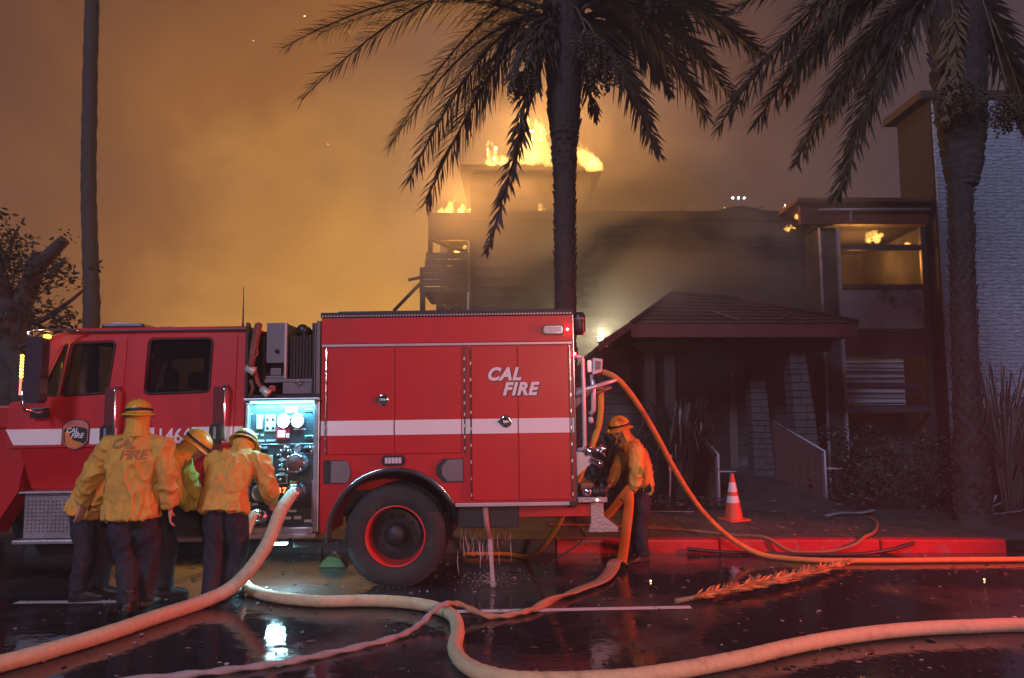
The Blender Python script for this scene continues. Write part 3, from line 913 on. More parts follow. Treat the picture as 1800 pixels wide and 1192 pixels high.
# --- wheels
def wheel(x, y, rear, parent=tr):
    """y is the outer tyre wall; the wheel runs inwards (+y) from there; y<0 side faces us."""
    s = 1 if y < W / 2 else -1
    M = Matrix.Translation((x, y, 0.492)) @ Matrix.Rotation(R(90 * s), 4, 'X')
    wh = bpy.data.objects.new('wheel', None); col.objects.link(wh); wh.parent = parent
    MB().lathe([(0.30, -0.27), (0.34, -0.28), (0.46, -0.265), (0.497, -0.235), (0.503, -0.20), (0.503, -0.07), (0.494, -0.032), (0.475, -0.012), (0.43, 0.0), (0.38, 0.004), (0.33, -0.004), (0.298, -0.02)], 56, M).build('tyre', TYRE, wh)
    mb = MB()
    for k in range(56):
        a = 2 * math.pi * k / 56
        for h0, h1, tw in ((-0.255, -0.165, 0.05), (-0.12, -0.018, -0.05)):
            t = bmesh.new()
            bmesh.ops.create_cube(t, size=1.0)
            for v in t.verts:
                r_ = 0.5035 + v.co.x * 0.012
                if v.co.z > 0 and h1 > -0.05: r_ -= 0.012
                if v.co.z < 0 and h0 < -0.2: r_ -= 0.012
                ang = a + v.co.y * 0.072 + tw * v.co.z
                hh = (h0 + h1) / 2 + v.co.z * (h1 - h0)
                v.co = Vector((r_ * math.cos(ang), r_ * math.sin(ang), hh))
            mb.merge(t, M)
    o = mb.build('tread_blocks', TYRE, wh); tag(o, kind='stuff')
    RIM = pm('rim_red', (0.55, 0.03, 0.025), 0.35, var=0.15, wear=(0.2, 0.03, 0.03), wscale=6)
    if rear:
        MB().lathe([(0.300, -0.012), (0.292, -0.004), (0.284, -0.012), (0.278, -0.06), (0.270, -0.14), (0.262, -0.205)], 40, M).build('rim', RIM, wh)
        MB().lathe([(0.263, -0.205), (0.22, -0.195), (0.16, -0.190), (0.115, -0.20), (0.0, -0.20)], 40, M).build('rim_disc', SATIN, wh)
        MB().lathe([(0.115, -0.198), (0.11, -0.09), (0.085, -0.05), (0.0, -0.042)], 28, M).build('hub', DARK, wh)
    else:
        MB().lathe([(0.300, -0.012), (0.288, -0.002), (0.27, -0.03), (0.24, -0.08), (0.18, -0.02), (0.12, 0.0), (0.0, 0.0)], 40, M).build('rim', RIM, wh)
        MB().lathe([(0.115, 0.0), (0.10, 0.05), (0.0, 0.06)], 28, M).build('hub', DARK, wh)
    for k in range(10):
        a = 2 * math.pi * k / 10
        MB().lathe([(0.0, 0.03), (0.013, 0.025), (0.016, 0.0), (0.016, -0.01)], 8, M @ Matrix.Translation((0.19 * math.cos(a), 0.19 * math.sin(a), -0.188 if rear else -0.015))).build('lug_nut', DARK, wh)
    if rear:
        M2 = M @ Matrix.Translation((0, 0, -0.31))
        MB().lathe([(0.30, -0.27), (0.46, -0.265), (0.497, -0.235), (0.503, -0.20), (0.503, -0.07), (0.494, -0.032), (0.43, 0.0), (0.30, -0.01)], 40, M2).build('inner_tyre', TYRE, wh)
wheel(0.0, 0.03, True)
wheel(0.0, W - 0.03, True)
wheel(-4.62, 0.06, False)
wheel(-4.62, W - 0.06, False)
# --- cab: sides lean in above and below the belt line
def lean_up(z): return max(0.0, (z - 1.40)) * 0.055
XF, XR = -3.86, -1.505
win1 = roundpoly([(-2.50, 1.925), (-1.865, 1.94), (-1.855, 2.475), (-2.485, 2.475)], 0.05)
win2 = roundpoly([(-3.335, 1.915), (-2.885, 1.945), (-2.835, 2.455), (-3.265, 2.445)], 0.05)
win3 = roundpoly([(-3.545, 1.93), (-3.385, 1.92), (-3.315, 2.43), (-3.37, 2.425), (-3.42, 2.35)], 0.03)
up_out = roundpoly([(XF, 1.405), (XR, 1.405), (XR, 2.56), (-3.30, 2.56), (-3.47, 2.50), (-3.74, 1.87), (XF, 1.86)], 0.04)
up_in = [(-3.80, 1.405), (-1.56, 1.405), (-1.56, 2.53), (-3.30, 2.53), (-3.45, 2.47), (-3.70, 1.88)]
cabs = plate('cab_side', up_out, [win1, win2, win3], 0.0, 0.05, RED, tr, lean_up)
far = plate('cab_side', up_out, [win1, win2, win3], W - 0.05, W, RED, tr, lambda z: -lean_up(z))
low = [(-3.72, 1.40), (XR, 1.40), (XR, 0.98), (-3.60, 0.98)]
plate('cab_lower', low, [], 0.0, 0.05, RED, tr, lambda z: (1.40 - z) * 0.22)
plate('cab_lower', low, [], W - 0.05, W, RED, tr, lambda z: -(1.40 - z) * 0.22)
roof = [(XR + 0.01, 2.563), (XR + 0.01, 2.60), (-3.25, 2.60), (-3.48, 2.52), (-3.46, 2.495), (-3.30, 2.563)]
MB().prism(roof, 0.055, W - 0.055).build('cab_roof', RED, tr)
tb('drip_rail', SATIN, -3.32, XR, 0.032, 0.056, 2.552, 2.575, 0.004)
tb('cab_back', SATIN, XR - 0.045, XR, 0.07, W - 0.07, 0.98, 2.55)
tb('cab_floor', SATIN, -3.6, XR - 0.05, 0.13, W - 0.13, 0.98, 1.05)
for w_, yy in ((win1, 0.02), (win2, 0.02), (win3, 0.02)):
    for sgn, base in ((1, 0.0), (-1, W)):
        g_ = plate('window_glass', [(p[0], p[1]) for p in w_], [], base + sgn * 0.020, base + sgn * 0.028, GLASS, tr, (lambda z: lean_up(z)) if sgn > 0 else (lambda z: -lean_up(z)))
def seal(name, poly, r, mat, y=-0.004):
    P = [(p[0], y + lean_up(p[1]), p[1]) for p in poly] + [(poly[0][0], y + lean_up(poly[0][1]), poly[0][1])]
    return MB().tube(P, r, 6).build(name, mat, tr)
for w_ in (win1, win2):
    seal('window_seal', w_, 0.012, BLACK)
seal('quarter_seal', win3, 0.010, BLACK)
# door skins
dr = roundpoly([(-2.655, 1.41), (-1.60, 1.41), (-1.60, 2.535), (-2.655, 2.535)], 0.05)
df = roundpoly([(-3.70, 1.41), (-2.735, 1.41), (-2.715, 2.52), (-3.315, 2.505), (-3.57, 1.90), (-3.70, 1.86)], 0.05)
plate('cab_door', dr, [roundpoly([(-2.52, 1.905), (-1.845, 1.92), (-1.835, 2.495), (-2.505, 2.495)], 0.06)], -0.012, -0.0005, RED, tr, lean_up)
plate('cab_door', df, [roundpoly([(-3.355, 1.895), (-2.865, 1.925), (-2.815, 2.475), (-3.285, 2.465)], 0.06), roundpoly([(-3.56, 1.91), (-3.38, 1.90), (-3.305, 2.45), (-3.375, 2.445), (-3.43, 2.36)], 0.03)], -0.012, -0.0005, RED, tr, lean_up)
seal('window_pillar', [(-3.372, 1.91), (-3.30, 2.44)], 0.012, TRIM, -0.016)
for x0, x1 in ((-3.705, -2.76), (-2.655, -1.60)):
    plate('cab_door', [(x0, 1.385), (x1, 1.385), (x1, 1.0), (x0 + 0.08, 1.0)], [], -0.010, -0.0005, RED, tr, lambda z: (1.40 - z) * 0.22)
# windscreen, seats, wheel
ws = MB(); ws.quad((-3.745, 0.14, 1.88), (-3.745, W - 0.14, 1.88), (-3.475, W - 0.16, 2.49), (-3.475, 0.16, 2.49)); ws.build('windscreen', GLASS, tr)
for y in (0.07, W - 0.14):
    MB().tube([(-3.76, y + 0.035, 1.86), (-3.47, y + 0.035, 2.51)], 0.04, 8).build('windscreen_pillar', RED, tr)
tb('windscreen_rail', RED, -3.78, -3.70, 0.06, W - 0.06, 1.84, 1.885, 0.01)
tb('dashboard', SATIN, -3.68, -3.35, 0.12, W - 0.12, 1.45, 1.86, 0.03)
for x in (-3.05, -2.0):
    for y in (0.25, 0.95, 1.60):
        st = tb('seat', SEAT, x - 0.25, x + 0.28, y, y + 0.48, 1.25, 1.42, 0.05)
        MB().box(x + 0.20, x + 0.34, y + 0.02, y + 0.46, 1.42, 2.02, 0.05).build('seat_back', SEAT, st)
        MB().box(x + 0.22, x + 0.32, y + 0.12, y + 0.36, 2.04, 2.25, 0.04).build('headrest', SEAT, st)
MB().lathe([(0.19, -0.012), (0.215, 0.0), (0.19, 0.012), (0.17, 0.0), (0.19, -0.012)], 24, Matrix.Translation((-3.30, 0.5, 1.80)) @ Matrix.Rotation(R(-55), 4, 'Y')).build('steering_wheel', BLACK, tr)
# belt stripe on the cab, broken by the number
for x0, x1 in ((-3.86, -3.30), (-3.02, -2.76), (-2.655, -2.385), (-2.015, -1.61)):
    plate('stripe', [(x0 + (0.09 if x0 < -3.8 else 0), 1.435), (x1, 1.435), (x1, 1.59), (x0, 1.59)], [], -0.0155, -0.0125, WHITE, tr, lean_up)
plate('stripe', [(-1.60, 1.435), (-1.515, 1.435), (-1.515, 1.59), (-1.60, 1.59)], [], -0.0035, -0.0005, WHITE, tr, lean_up)
text('number', '1466', 0.205, LETTER, tr, (-2.365, -0.009, 1.437), rot=(R(90 - 3.1), 0, 0), depth=0.001, bold=0.003, sx=0.86)
# door badge
bx, bz = -3.16, 1.53
sh = lambda s: [(bx + s * x, bz + s * z) for x, z in roundpoly([(-0.13, 0.10), (-0.07, 0.15), (0.07, 0.15), (0.13, 0.10), (0.13, -0.07), (0.07, -0.125), (0.0, -0.15), (-0.07, -0.125), (-0.13, -0.07)], 0.03)]
BADGE_O = pm('badge_orange', (0.62, 0.20, 0.035), 0.5, var=0.1)
BADGE_R = pm('badge_red_band', (0.55, 0.16, 0.12), 0.5, var=0.1)
bd = plate('badge', sh(1.03), [], -0.020, -0.0125, SATIN, tr, lean_up)
plate('badge_border', sh(0.97), [], -0.0225, -0.0205, BADGE_R, bd, lean_up)
plate('badge_field', [(bx + x, bz + z) for x, z in roundpoly([(-0.118, 0.06), (0.0, 0.085), (0.118, 0.06), (0.115, -0.07), (0.0, -0.125), (-0.115, -0.07)], 0.03)], [], -0.0245, -0.023, SATIN, bd, lean_up)
plate('state_outline', [(bx + x, bz + z) for x, z in ((-0.105, 0.03), (-0.055, 0.03), (-0.05, -0.02), (-0.01, -0.055), (0.06, -0.075), (0.085, -0.095), (0.02, -0.128), (-0.06, -0.115), (-0.095, -0.06))], [], -0.0265, -0.025, BADGE_O, bd, lean_up)
for s, x, z, sz in (('CAL', -0.092, 0.022, 0.066), ('FIRE', -0.042, -0.030, 0.066), ('SINCE 1885', -0.03, -0.062, 0.023)):
    text('badge_lettering', s, sz, LETTER, bd, (bx + x, -0.0195, bz + z), rot=(R(90 - 3.1), 0, 0), shear=0.25, bold=0.002, depth=0.0008)
# grab bars and door pulls
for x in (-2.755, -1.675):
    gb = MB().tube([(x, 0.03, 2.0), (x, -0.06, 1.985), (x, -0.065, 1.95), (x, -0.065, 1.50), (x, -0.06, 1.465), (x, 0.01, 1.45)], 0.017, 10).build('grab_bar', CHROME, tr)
    tb('grab_bar_shade', pm('shade_maroon', (0.10, 0.006, 0.008), 0.5), x - 0.13, x - 0.035, -0.014, 0.01, 1.30, 1.99, 0.004)  # maroon strip left of the bar, its shade put into the colour
    dh = oblong('door_pull', BLACK, x - 0.15, x - 0.035, 1.44, 1.62, -0.045, -0.0145, 0.05)
    oblong('door_pull_lever', STEEL, x - 0.105, x - 0.08, 1.47, 1.59, -0.055, -0.0455, 0.01, dh)
# mirror on its bracket, amber lamps
MIR = pm('mirror_housing', (0.05, 0.04, 0.055), 0.22, var=0.2)
mr = oblong('mirror', MIR, -3.50, -3.34, 1.84, 2.48, -0.32, -0.20, 0.05)
tb('mirror_joint', BLACK, -3.505, -3.335, -0.324, -0.196, 2.08, 2.10, 0.004, mr)
MB().tube([(-3.50, -0.26, 2.40), (-3.52, -0.26, 2.53), (-3.47, -0.25, 2.55), (-3.24, -0.05, 2.575), (-3.12, 0.04, 2.56)], 0.016, 8).build('mirror_arm', CHROME, tr)
MB().tube([(-3.54, -0.26, 2.05), (-3.54, -0.26, 1.84), (-3.51, -0.25, 1.78), (-3.46, -0.10, 1.76), (-3.44, -0.01, 1.76)], 0.017, 8).build('mirror_arm', CHROME, tr)
tb('mirror_mount', SATIN, -3.60, -3.42, -0.05, -0.013, 1.70, 1.80, 0.01)
AMBER = em('amber_lamp', (1.0, 0.72, 0.02), 9.0)
mb = MB()
for k in range(7):
    mb.ico((-3.565, -0.26, 2.10 + k * 0.033), 0.018, 1)
mb.build('marker_lamp', AMBER, tr)
tb('marker_lamp_rod', em('red_marker', (1.0, 0.12, 0.02), 1.5), -3.575, -3.555, -0.27, -0.25, 1.92, 2.08, 0.004)
MB().ico((-3.42, -0.12, 2.50), 0.03, 1, (1.4, 1, 0.8)).build('marker_lamp', AMBER, tr)
# hood, wing, bumper (mostly past the edge of the picture)
MB().prism([(-5.35, 1.02), (-5.38, 1.55), (-5.25, 1.70), (-3.87, 1.855), (-3.87, 1.02)], 0.28, W - 0.28, 0.02).build('hood', RED, tr)
wa = arc(-4.62, 0.5, 0.64, 5, 178, 20)
MB().prism([(-5.42, 0.70), (-5.42, 1.28), (-5.2, 1.48), (-3.85, 1.60), (-3.70, 1.40), (-3.66, 1.36), (-3.72, 0.98), (-3.95, 0.62)] + wa, 0.02, 0.30).build('wing', RED, tr)
MB().prism([(-5.42, 0.70), (-5.42, 1.28), (-5.2, 1.48), (-3.85, 1.60), (-3.70, 1.40), (-3.66, 1.36), (-3.72, 0.98), (-3.95, 0.62)] + wa, W - 0.30, W - 0.02).build('wing', RED, tr)
tb('hood_side', RED, -4.6, XF, 0.05, 0.27, 1.60, 1.83, 0.02)
tb('grille', CHROME, -5.42, -5.36, 0.6, W - 0.6, 0.85, 1.5, 0.02)
tb('bumper', CHROME, -5.75, -5.5, 0.02, W - 0.02, 0.50, 0.82, 0.04)
for y in (0.2, W - 0.45):
    tb('headlight', CLEAR, -5.45, -5.415, y, y + 0.25, 1.02, 1.22, 0.02)
# roof items
tb('light_bar', SATIN, -3.10, -2.66, 0.25, W - 0.25, 2.605, 2.67, 0.025)
MB().prism([(-3.05, 2.672), (-2.98, 2.69), (-2.70, 2.672)], 0.3, W - 0.3).build('light_bar_lens', CLEAR, tr)
tb('roof_box', SATIN, -2.52, -2.40, 0.3, 0.55, 2.605, 2.64, 0.01)
an = MB().tube([(-1.64, 0.3, 2.60), (-1.64, 0.3, 2.68), (-1.64, 0.3, 3.05)], [0.016, 0.008, 0.003], 6).build('antenna', BLACK, tr)
# step box and running board
sb = tb('step_box', TREAD, -3.62, -3.0, -0.03, 0.45, 0.53, 0.965, 0.01)
mb = MB()
for i in range(15):
    for j in range(9):
        t = bmesh.new()
        bmesh.ops.create_cone(t, segments=6, radius1=0.011, radius2=0.006, depth=0.008)
        mb.merge(t, Matrix.Translation((-3.58 + i * 0.039, -0.034, 0.60 + j * 0.036)) @ Matrix.Rotation(R(90), 4, 'X'))
o = mb.build('tread_studs', TREAD, sb); tag(o, kind='stuff')
tb('step_tread', TREAD, -3.65, -1.5, -0.08, 0.25, 0.965, 0.985, 0.006)
tb('running_board', TREAD, -3.69, -1.50, -0.09, 0.20, 0.485, 0.525, 0.012)
tb('under_cab_panel', DARK, -3.0, -1.5, 0.05, 0.3, 0.53, 0.96)
MB().lathe([(0.0, -0.37), (0.14, -0.36), (0.18, -0.30), (0.18, 0.30), (0.14, 0.36), (0.0, 0.37)], 20, Matrix.Translation((-3.42, 0.35, 0.33)) @ Matrix.Rotation(R(90), 4, 'Y')).build('air_tank', BLACK, tr)
# --- pump module
tb('pump_housing', DARK, -1.485, -0.75, 0.10, W - 0.1, 0.55, 1.86)
pn = tb('pump_panel', PANEL, -1.455, -0.785, 0.055, 0.095, 0.565, 1.80)
for a in ((-1.48, -1.45, 0.555, 1.82), (-0.80, -0.745, 0.555, 1.835)):
    tb('panel_frame', STEEL, a[0], a[1], -0.02, 0.09, a[2], a[3], 0.006)
tb('panel_frame', STEEL, -1.449, -0.801, -0.02, 0.09, 0.545, 0.60, 0.006)
tb('panel_hood', STEEL, -1.49, -0.74, -0.05, 0.09, 1.838, 1.862, 0.004)
CYAN = (0.14, 0.68, 1.0)
tb('panel_lamp', em('panel_lamp', (0.22, 0.78, 1.0), 7.0), -1.44, -0.81, -0.005, 0.02, 1.812, 1.834)
al = lamp('panel_light', 'AREA', (0, 0, 0), 34, CYAN, (0.62, 0.05))
al.parent = tr; al.location = (-1.12, -0.02, 1.80); al.rotation_euler = (R(14), 0, 0)
def gauge(x, z, r, face, bez=CHROME, needle=True):
    g0 = yl('gauge', [(r * 1.18, -0.055), (r * 1.18, -0.028), (r * 1.05, -0.022), (r, -0.030)], (x, 0, z), bez, pn, 24)
    yl('gauge_face', [(0.0, -0.033), (r, -0.033)], (x, 0, z), face, g0, 24)
    if needle:
        a = rnd.uniform(-60, 60)
        o = MB().box(-0.002, 0.002, -0.001, 0.001, -r * 0.2, r * 0.8).build('needle', BLACK, g0)
        o.location = (x, 0.030, z); o.rotation_euler = (0, R(a), 0)
LIT = em('lit_dial', (0.70, 0.95, 1.0), 0.7)
gauge(-1.115, 1.635, 0.062, LIT); gauge(-0.975, 1.637, 0.062, LIT)
def pbox(name, mat, x0, x1, z0, z1, d=0.012, bev=0.003, base=0.055):
    return MB().box(x0, x1, base - d, base - 0.0005, z0, z1, bev, 1).build(name, mat, pn)
pbox('nameplate', em('lit_plate', (0.85, 0.97, 1.0), 1.0), -1.10, -0.985, 1.715, 1.78)
GREENL = em('green_level_lamp', (0.05, 1.0, 0.55), 3.2)
lv = pbox('level_gauge', GREENL, -1.385, -1.335, 1.565, 1.695)
pbox('level_gauge_frame', STEEL, -1.395, -1.325, 1.555, 1.705, 0.006, 0.002)
pg = pbox('instruction_plate', pm('plate_white', (0.6, 0.66, 0.66), 0.4), -1.305, -1.20, 1.535, 1.70, 0.008)
for k in range(4):
    yl('indicator', [(0.0, -0.04), (0.013, -0.041), (0.016, -0.047)], (-1.28 + 0.055 * (k % 2), 0, 1.57 + 0.085 * (k // 2)), DARK, pn, 10)
REDL = em('red_indicator', (1.0, 0.05, 0.08), 3.0)
pbox('pressure_governor', pm('governor_red', (0.4, 0.02, 0.04), 0.3), -1.19, -1.05, 1.45, 1.57, 0.018)
pbox('red_display', REDL, -1.17, -1.10, 1.475, 1.545, 0.024)
pbox('governor_keypad', pm('keypad_grey', (0.5, 0.55, 0.6), 0.4), -1.09, -1.055, 1.47, 1.51, 0.024)
for x0, x1, z0, z1 in ((-0.905, -0.82, 1.72, 1.755), (-0.905, -0.82, 1.455, 1.49)):
    f = pbox('switch_plate', STEEL, x0, x1, z0, z1, 0.010)
    MB().box(x0 + 0.008, x1 - 0.008, 0.042, 0.0445, z0 + 0.008, z1 - 0.008).build('switch_face', DARK, f)
LBL = pm('engraved_label', (0.55, 0.62, 0.64), 0.4)
for x0, z0, w_ in ((-1.38, 1.435, 0.07), (-1.29, 1.435, 0.08), (-1.02, 1.545, 0.06), (-0.95, 1.545, 0.05), (-1.40, 1.50, 0.03), (-1.345, 1.49, 0.025), (-1.22, 1.435, 0.02)):
    pbox('label', LBL, x0, x0 + w_, z0, z0 + 0.018, 0.004, 0.001)
pbox('divider', STEEL, -1.45, -0.80, 1.402, 1.410, 0.006, 0.001)
pbox('divider', DARK, -1.45, -0.80, 1.30, 1.312, 0.006, 0.001)
def knob(x, z, r, mat=CHROME):
    k0 = yl('pull_handle', [(r * 1.5, -0.054), (r * 1.5, -0.048), (r * 0.5, -0.044), (r * 0.5, -0.01), (r, 0.0), (r, 0.02), (0.0, 0.024)], (x, 0, z), mat, pn, 14)
    return k0
for x, z, r in ((-1.30, 1.36, 0.022), (-1.12, 1.345, 0.014), (-1.08, 1.375, 0.016), (-1.05, 1.34, 0.014), (-1.15, 1.30, 0.012), (-0.88, 1.36, 0.022), (-0.83, 1.37, 0.016), (-0.82, 1.335, 0.012)):
    knob(x, z, r, BLACK if r > 0.02 else CHROME)
gauge(-0.975, 1.36, 0.036, pm('dial_blue', (0.35, 0.6, 0.7), 0.3))
gauge(-1.35, 1.36, 0.030, LBL, needle=False)
bigg = yl('discharge_cap', [(0.115, -0.052), (0.115, -0.03), (0.098, -0.022), (0.096, 0.03), (0.085, 0.045), (0.0, 0.05)], (-0.975, 0, 1.22), CHROME, pn, 32)
yl('cap_face', [(0.0, 0.052), (0.07, 0.0515), (0.075, 0.047)], (-0.975, 0, 1.22), pm('cap_brown', (0.10, 0.05, 0.05), 0.4), bigg, 28)
for k in range(4):
    a = R(45 + 90 * k)
    yl('cap_lug', [(0.0, 0.06), (0.012, 0.058), (0.014, 0.03)], (-0.975 + 0.09 * math.cos(a), 0, 1.22 + 0.09 * math.sin(a)), CHROME, bigg, 8)
bp_ = pbox('brass_plate', pm('brass_plate', (0.42, 0.45, 0.34), 0.4, metal=0.3, var=0.3, vscale=20), -1.42, -1.22, 1.03, 1.30, 0.01)
for k in range(4):
    yl('plate_bolt', [(0.0, -0.036), (0.012, -0.038), (0.014, -0.046)], (-1.40 + 0.16 * (k % 2), 0, 1.06 + 0.20 * (k // 2)), DARK, bp_, 8)
for z in (1.255, 1.155, 1.12):
    dm = MB().prism([(-1.165, z), (-1.13, z + 0.022), (-1.095, z), (-1.13, z - 0.022)], 0.046, 0.0545).build('diamond_label', LBL, pn)
knob(-1.13, 1.20, 0.014); knob(-1.13, 1.145, 0.016, DARK)
sw = pbox('toggle_panel', STEEL, -1.19, -1.07, 1.015, 1.11, 0.010)
MB().box(-1.175, -1.085, 0.040, 0.0445, 1.028, 1.098).build('toggle_face', DARK, sw); knob(-1.13, 1.06, 0.016)
dg = pbox('flow_meter', DARK, -1.19, -1.07, 0.905, 1.005, 0.012)
SEGM = em('digit_red', (1.0, 0.10, 0.02), 6.0)
for s, x in (('3', -1.165), ('7', -1.118)):
    text('digit', s, 0.075, SEGM, dg, (x, 0.0405, 0.928), depth=0.001, bold=0.002)
vl = pbox('valve_plate', DARK, -1.05, -0.83, 0.78, 1.03, 0.016)
pbox('valve_label', pm('brass', (0.45, 0.36, 0.12), 0.35, metal=0.5), -1.04, -0.955, 0.985, 1.045, 0.03)
ink = yl('intake', [(0.09, -0.04), (0.09, 0.03), (0.075, 0.04), (0.07, 0.10), (0.082, 0.105), (0.082, 0.15), (0.06, 0.155)], (-0.955, 0, 0.945), CHROME, pn, 24)
for x, z, r in ((-1.33, 0.93, 0.075), (-1.33, 0.70, 0.05), (-1.41, 0.65, 0.034), (-1.19, 0.66, 0.03)):
    pt = yl('outlet', [(r * 1.25, -0.054), (r * 1.25, -0.035), (r, -0.03), (r, 0.02), (r * 0.8, 0.025), (r * 0.75, -0.02), (0.0, -0.02)], (x, 0, z), STEEL, pn, 20)
for x0, x1, z0, z1 in ((-1.20, -1.10, 0.82, 0.85), (-0.83, -0.81, 0.62, 1.05), (-1.00, -0.93, 0.67, 0.70), (-1.10, -1.03, 0.67, 0.695), (-1.06, -0.98, 0.74, 0.76), (-0.90, -0.82, 0.80, 0.83), (-0.90, -0.82, 0.64, 0.665), (-1.21, -1.195, 0.74, 0.86), (-1.42, -1.36, 0.81, 0.83)):
    pbox('label', LBL if x1 - x0 > 0.03 else STEEL, x0, x1, z0, z1, 0.006, 0.001)
for k in range(7):
    for x in (-1.442, -0.812):
        yl('panel_bolt', [(0.0, -0.044), (0.008, -0.046), (0.010, -0.054)], (x, 0, 0.66 + k * 0.175), STEEL, pn, 8)
tb('pump_step', TREAD, -1.47, -0.76, -0.06, 0.2, 0.505, 0.543, 0.008)
tb('pump_step_light_housing', DARK, -1.24, -1.02, -0.03, 0.06, 0.46, 0.503, 0.006)
tb('ground_light', em('ground_lamp', (0.55, 0.95, 1.0), 26.0), -1.21, -1.05, -0.034, 0.02, 0.438, 0.459)
gl = lamp('ground_light', 'AREA', (0, 0, 0), 30, (0.4, 0.88, 1.0), (0.16, 0.05)); gl.parent = tr; gl.location = (-1.13, -0.02, 0.43)
tb('frame_tail', DARK, -1.0, -0.55, 0.02, 0.1, 0.40, 0.455, 0.01)
# --- cross lay above the pump
CANVAS = pm('hose_canvas', (0.19, 0.07, 0.055), 0.85, var=0.3, vscale=8, bump=0.5, bscale=60)
tb('crosslay_floor', DARK, -1.485, -0.75, 0.02, W - 0.1, 1.87, 1.90)
tb('crosslay_back', DARK, -1.485, -0.75, 0.55, 0.6, 1.90, 2.60)
cp = tb('crosslay_panel', GREY, -1.31, -1.125, 0.06, 0.54, 2.22, 2.63, 0.006)
yl('knob', [(0.022, -0.058), (0.018, -0.035), (0.0, -0.033)], (-1.20, 0, 2.34), DARK, cp, 12)
tb('crosslay_panel', GREY, -1.31, -1.13, 0.06, 0.54, 2.06, 2.09, 0.004)
cb = tb('crosslay_bin', DARK, -1.30, -1.14, 0.20, 0.50, 2.09, 2.22); tb('bin_box', GREY, -1.28, -1.17, 0.10, 0.19, 2.095, 2.17, 0.008)
tb('crosslay_shelf', GREY, -1.31, -0.80, 0.02, 0.5, 2.02, 2.055, 0.006)
tb('crosslay_box', GREY, -1.13, -0.81, 0.03, 0.5, 1.905, 2.018, 0.008)
tb('crosslay_post', TRIM, -1.118, -1.095, 0.02, 0.08, 2.06, 2.63, 0.003)
MB().tube([(-0.99, 0.0, 2.0), (-0.94, -0.02, 2.045)], 0.008, 6).build('latch', CHROME, tr)
COIL = pm('dark_hose', (0.035, 0.022, 0.026), 0.7, var=0.3, bump=0.3)
for k in range(7):
    MB().box(-1.08 + k * 0.032, -1.053 + k * 0.032, 0.08, 0.5, 2.06, 2.50 + rnd.uniform(-0.02, 0.03), 0.010).build('folded_hose', COIL, tr)
yl('deck_gun', [(0.055, -0.30), (0.055, -0.25), (0.04, -0.24), (0.04, -0.16), (0.06, -0.15), (0.06, -0.12), (0.0, -0.118)], (-0.965, 0, 2.56), SATIN)
tb('deck_gun_base', SATIN, -1.0, -0.93, 0.2, 0.3, 2.5, 2.58, 0.01)
tb('body_front_rail', SATIN, -0.84, -0.80, 0.02, 0.08, 1.9, 2.62, 0.01)
tb('body_front_rail', GREY, -0.795, -0.755, 0.02, 0.12, 1.9, 2.64, 0.006)
NOZ = pm('nozzle_pale', (0.5, 0.55, 0.52), 0.35, metal=0.3)
for pts_, r_ in (([(-1.38, 0.05, 2.62), (-1.40, 0.0, 2.40), (-1.43, -0.03, 2.18)], 0.045), ([(-1.42, 0.08, 2.62), (-1.44, 0.03, 2.4), (-1.45, 0.0, 2.2)], 0.03), ([(-1.40, 0.0, 2.14), (-1.36, -0.02, 2.02), (-1.30, -0.03, 1.95)], 0.034)):
    MB().tube(catmull(pts_, 5), r_, 10, flat=0.6).build('crosslay_hose', CANVAS, tr)
for c_, d_ in (((-1.435, -0.035, 2.15), (0.35, 0, -0.15)), ((-1.285, -0.03, 1.935), (0.6, 0, -0.5))):
    M = Matrix.Translation(c_) @ Vector(d_).to_track_quat('Z', 'Y').to_matrix().to_4x4()
    MB().lathe([(0.0, -0.05), (0.035, -0.045), (0.04, 0.02), (0.05, 0.05), (0.0, 0.052)], 14, M).build('nozzle', NOZ, tr)
MB().tube([(-1.40 + 0.035 * math.cos(a_), -0.03, 2.32 + 0.045 * math.sin(a_)) for a_ in [k * math.pi / 8 for k in range(17)]], 0.008, 6).build('coupling_ring', pm('copper', (0.5, 0.2, 0.08), 0.3, metal=0.8), tr)
tb('crosslay_gap', pm('red_coupling', (0.3, 0.03, 0.025), 0.4), -1.26, -1.20, 0.0, 0.05, 1.93, 1.99, 0.01)
tb('crosslay_edge', SATIN, -1.50, -1.475, 0.0, 0.08, 1.86, 2.63, 0.004)
MB().tube([(-1.455, 0.03, 1.88), (-1.42, 0.02, 1.97), (-1.45, 0.03, 2.05)], 0.02, 8).build('crosslay_strap', CANVAS, tr)
# --- rear end
tb('corner_post', CHROME, 1.786, 1.80, -0.012, 0.05, 0.82, 2.66, 0.004)
tb('tail_face', DARK, 1.787, 1.81, 0.06, W - 0.02, 0.85, 2.64)
RLAMP = em('red_warning_lamp', (1.0, 0.02, 0.03), 60.0)
for c_ in ((1.735, -0.03, 2.512), (1.802, -0.02, 2.265)):
    MB().ico(c_, 0.017, 1).build('red_lamp', RLAMP, tr)
rl = lamp('red_warning_light', 'POINT', (0, 0, 0), 14, (1.0, 0.06, 0.05), 0.04); rl.parent = tr; rl.location = (2.12, 0.35, 2.35)
MB().lathe([(0.0, 0.10), (0.05, 0.095), (0.065, 0.06), (0.065, -0.10), (0.05, -0.13), (0.0, -0.13)], 18, Matrix.Translation((1.865, 0.10, 2.60))).build('beacon', SATIN, tr)
MB().lathe([(0.066, 0.02), (0.067, 0.03), (0.066, 0.04)], 18, Matrix.Translation((1.865, 0.10, 2.60))).build('beacon_band', GREY, tr)
PINKRAIL = pm('rail_white', (0.70, 0.60, 0.62), 0.3, metal=0.4)
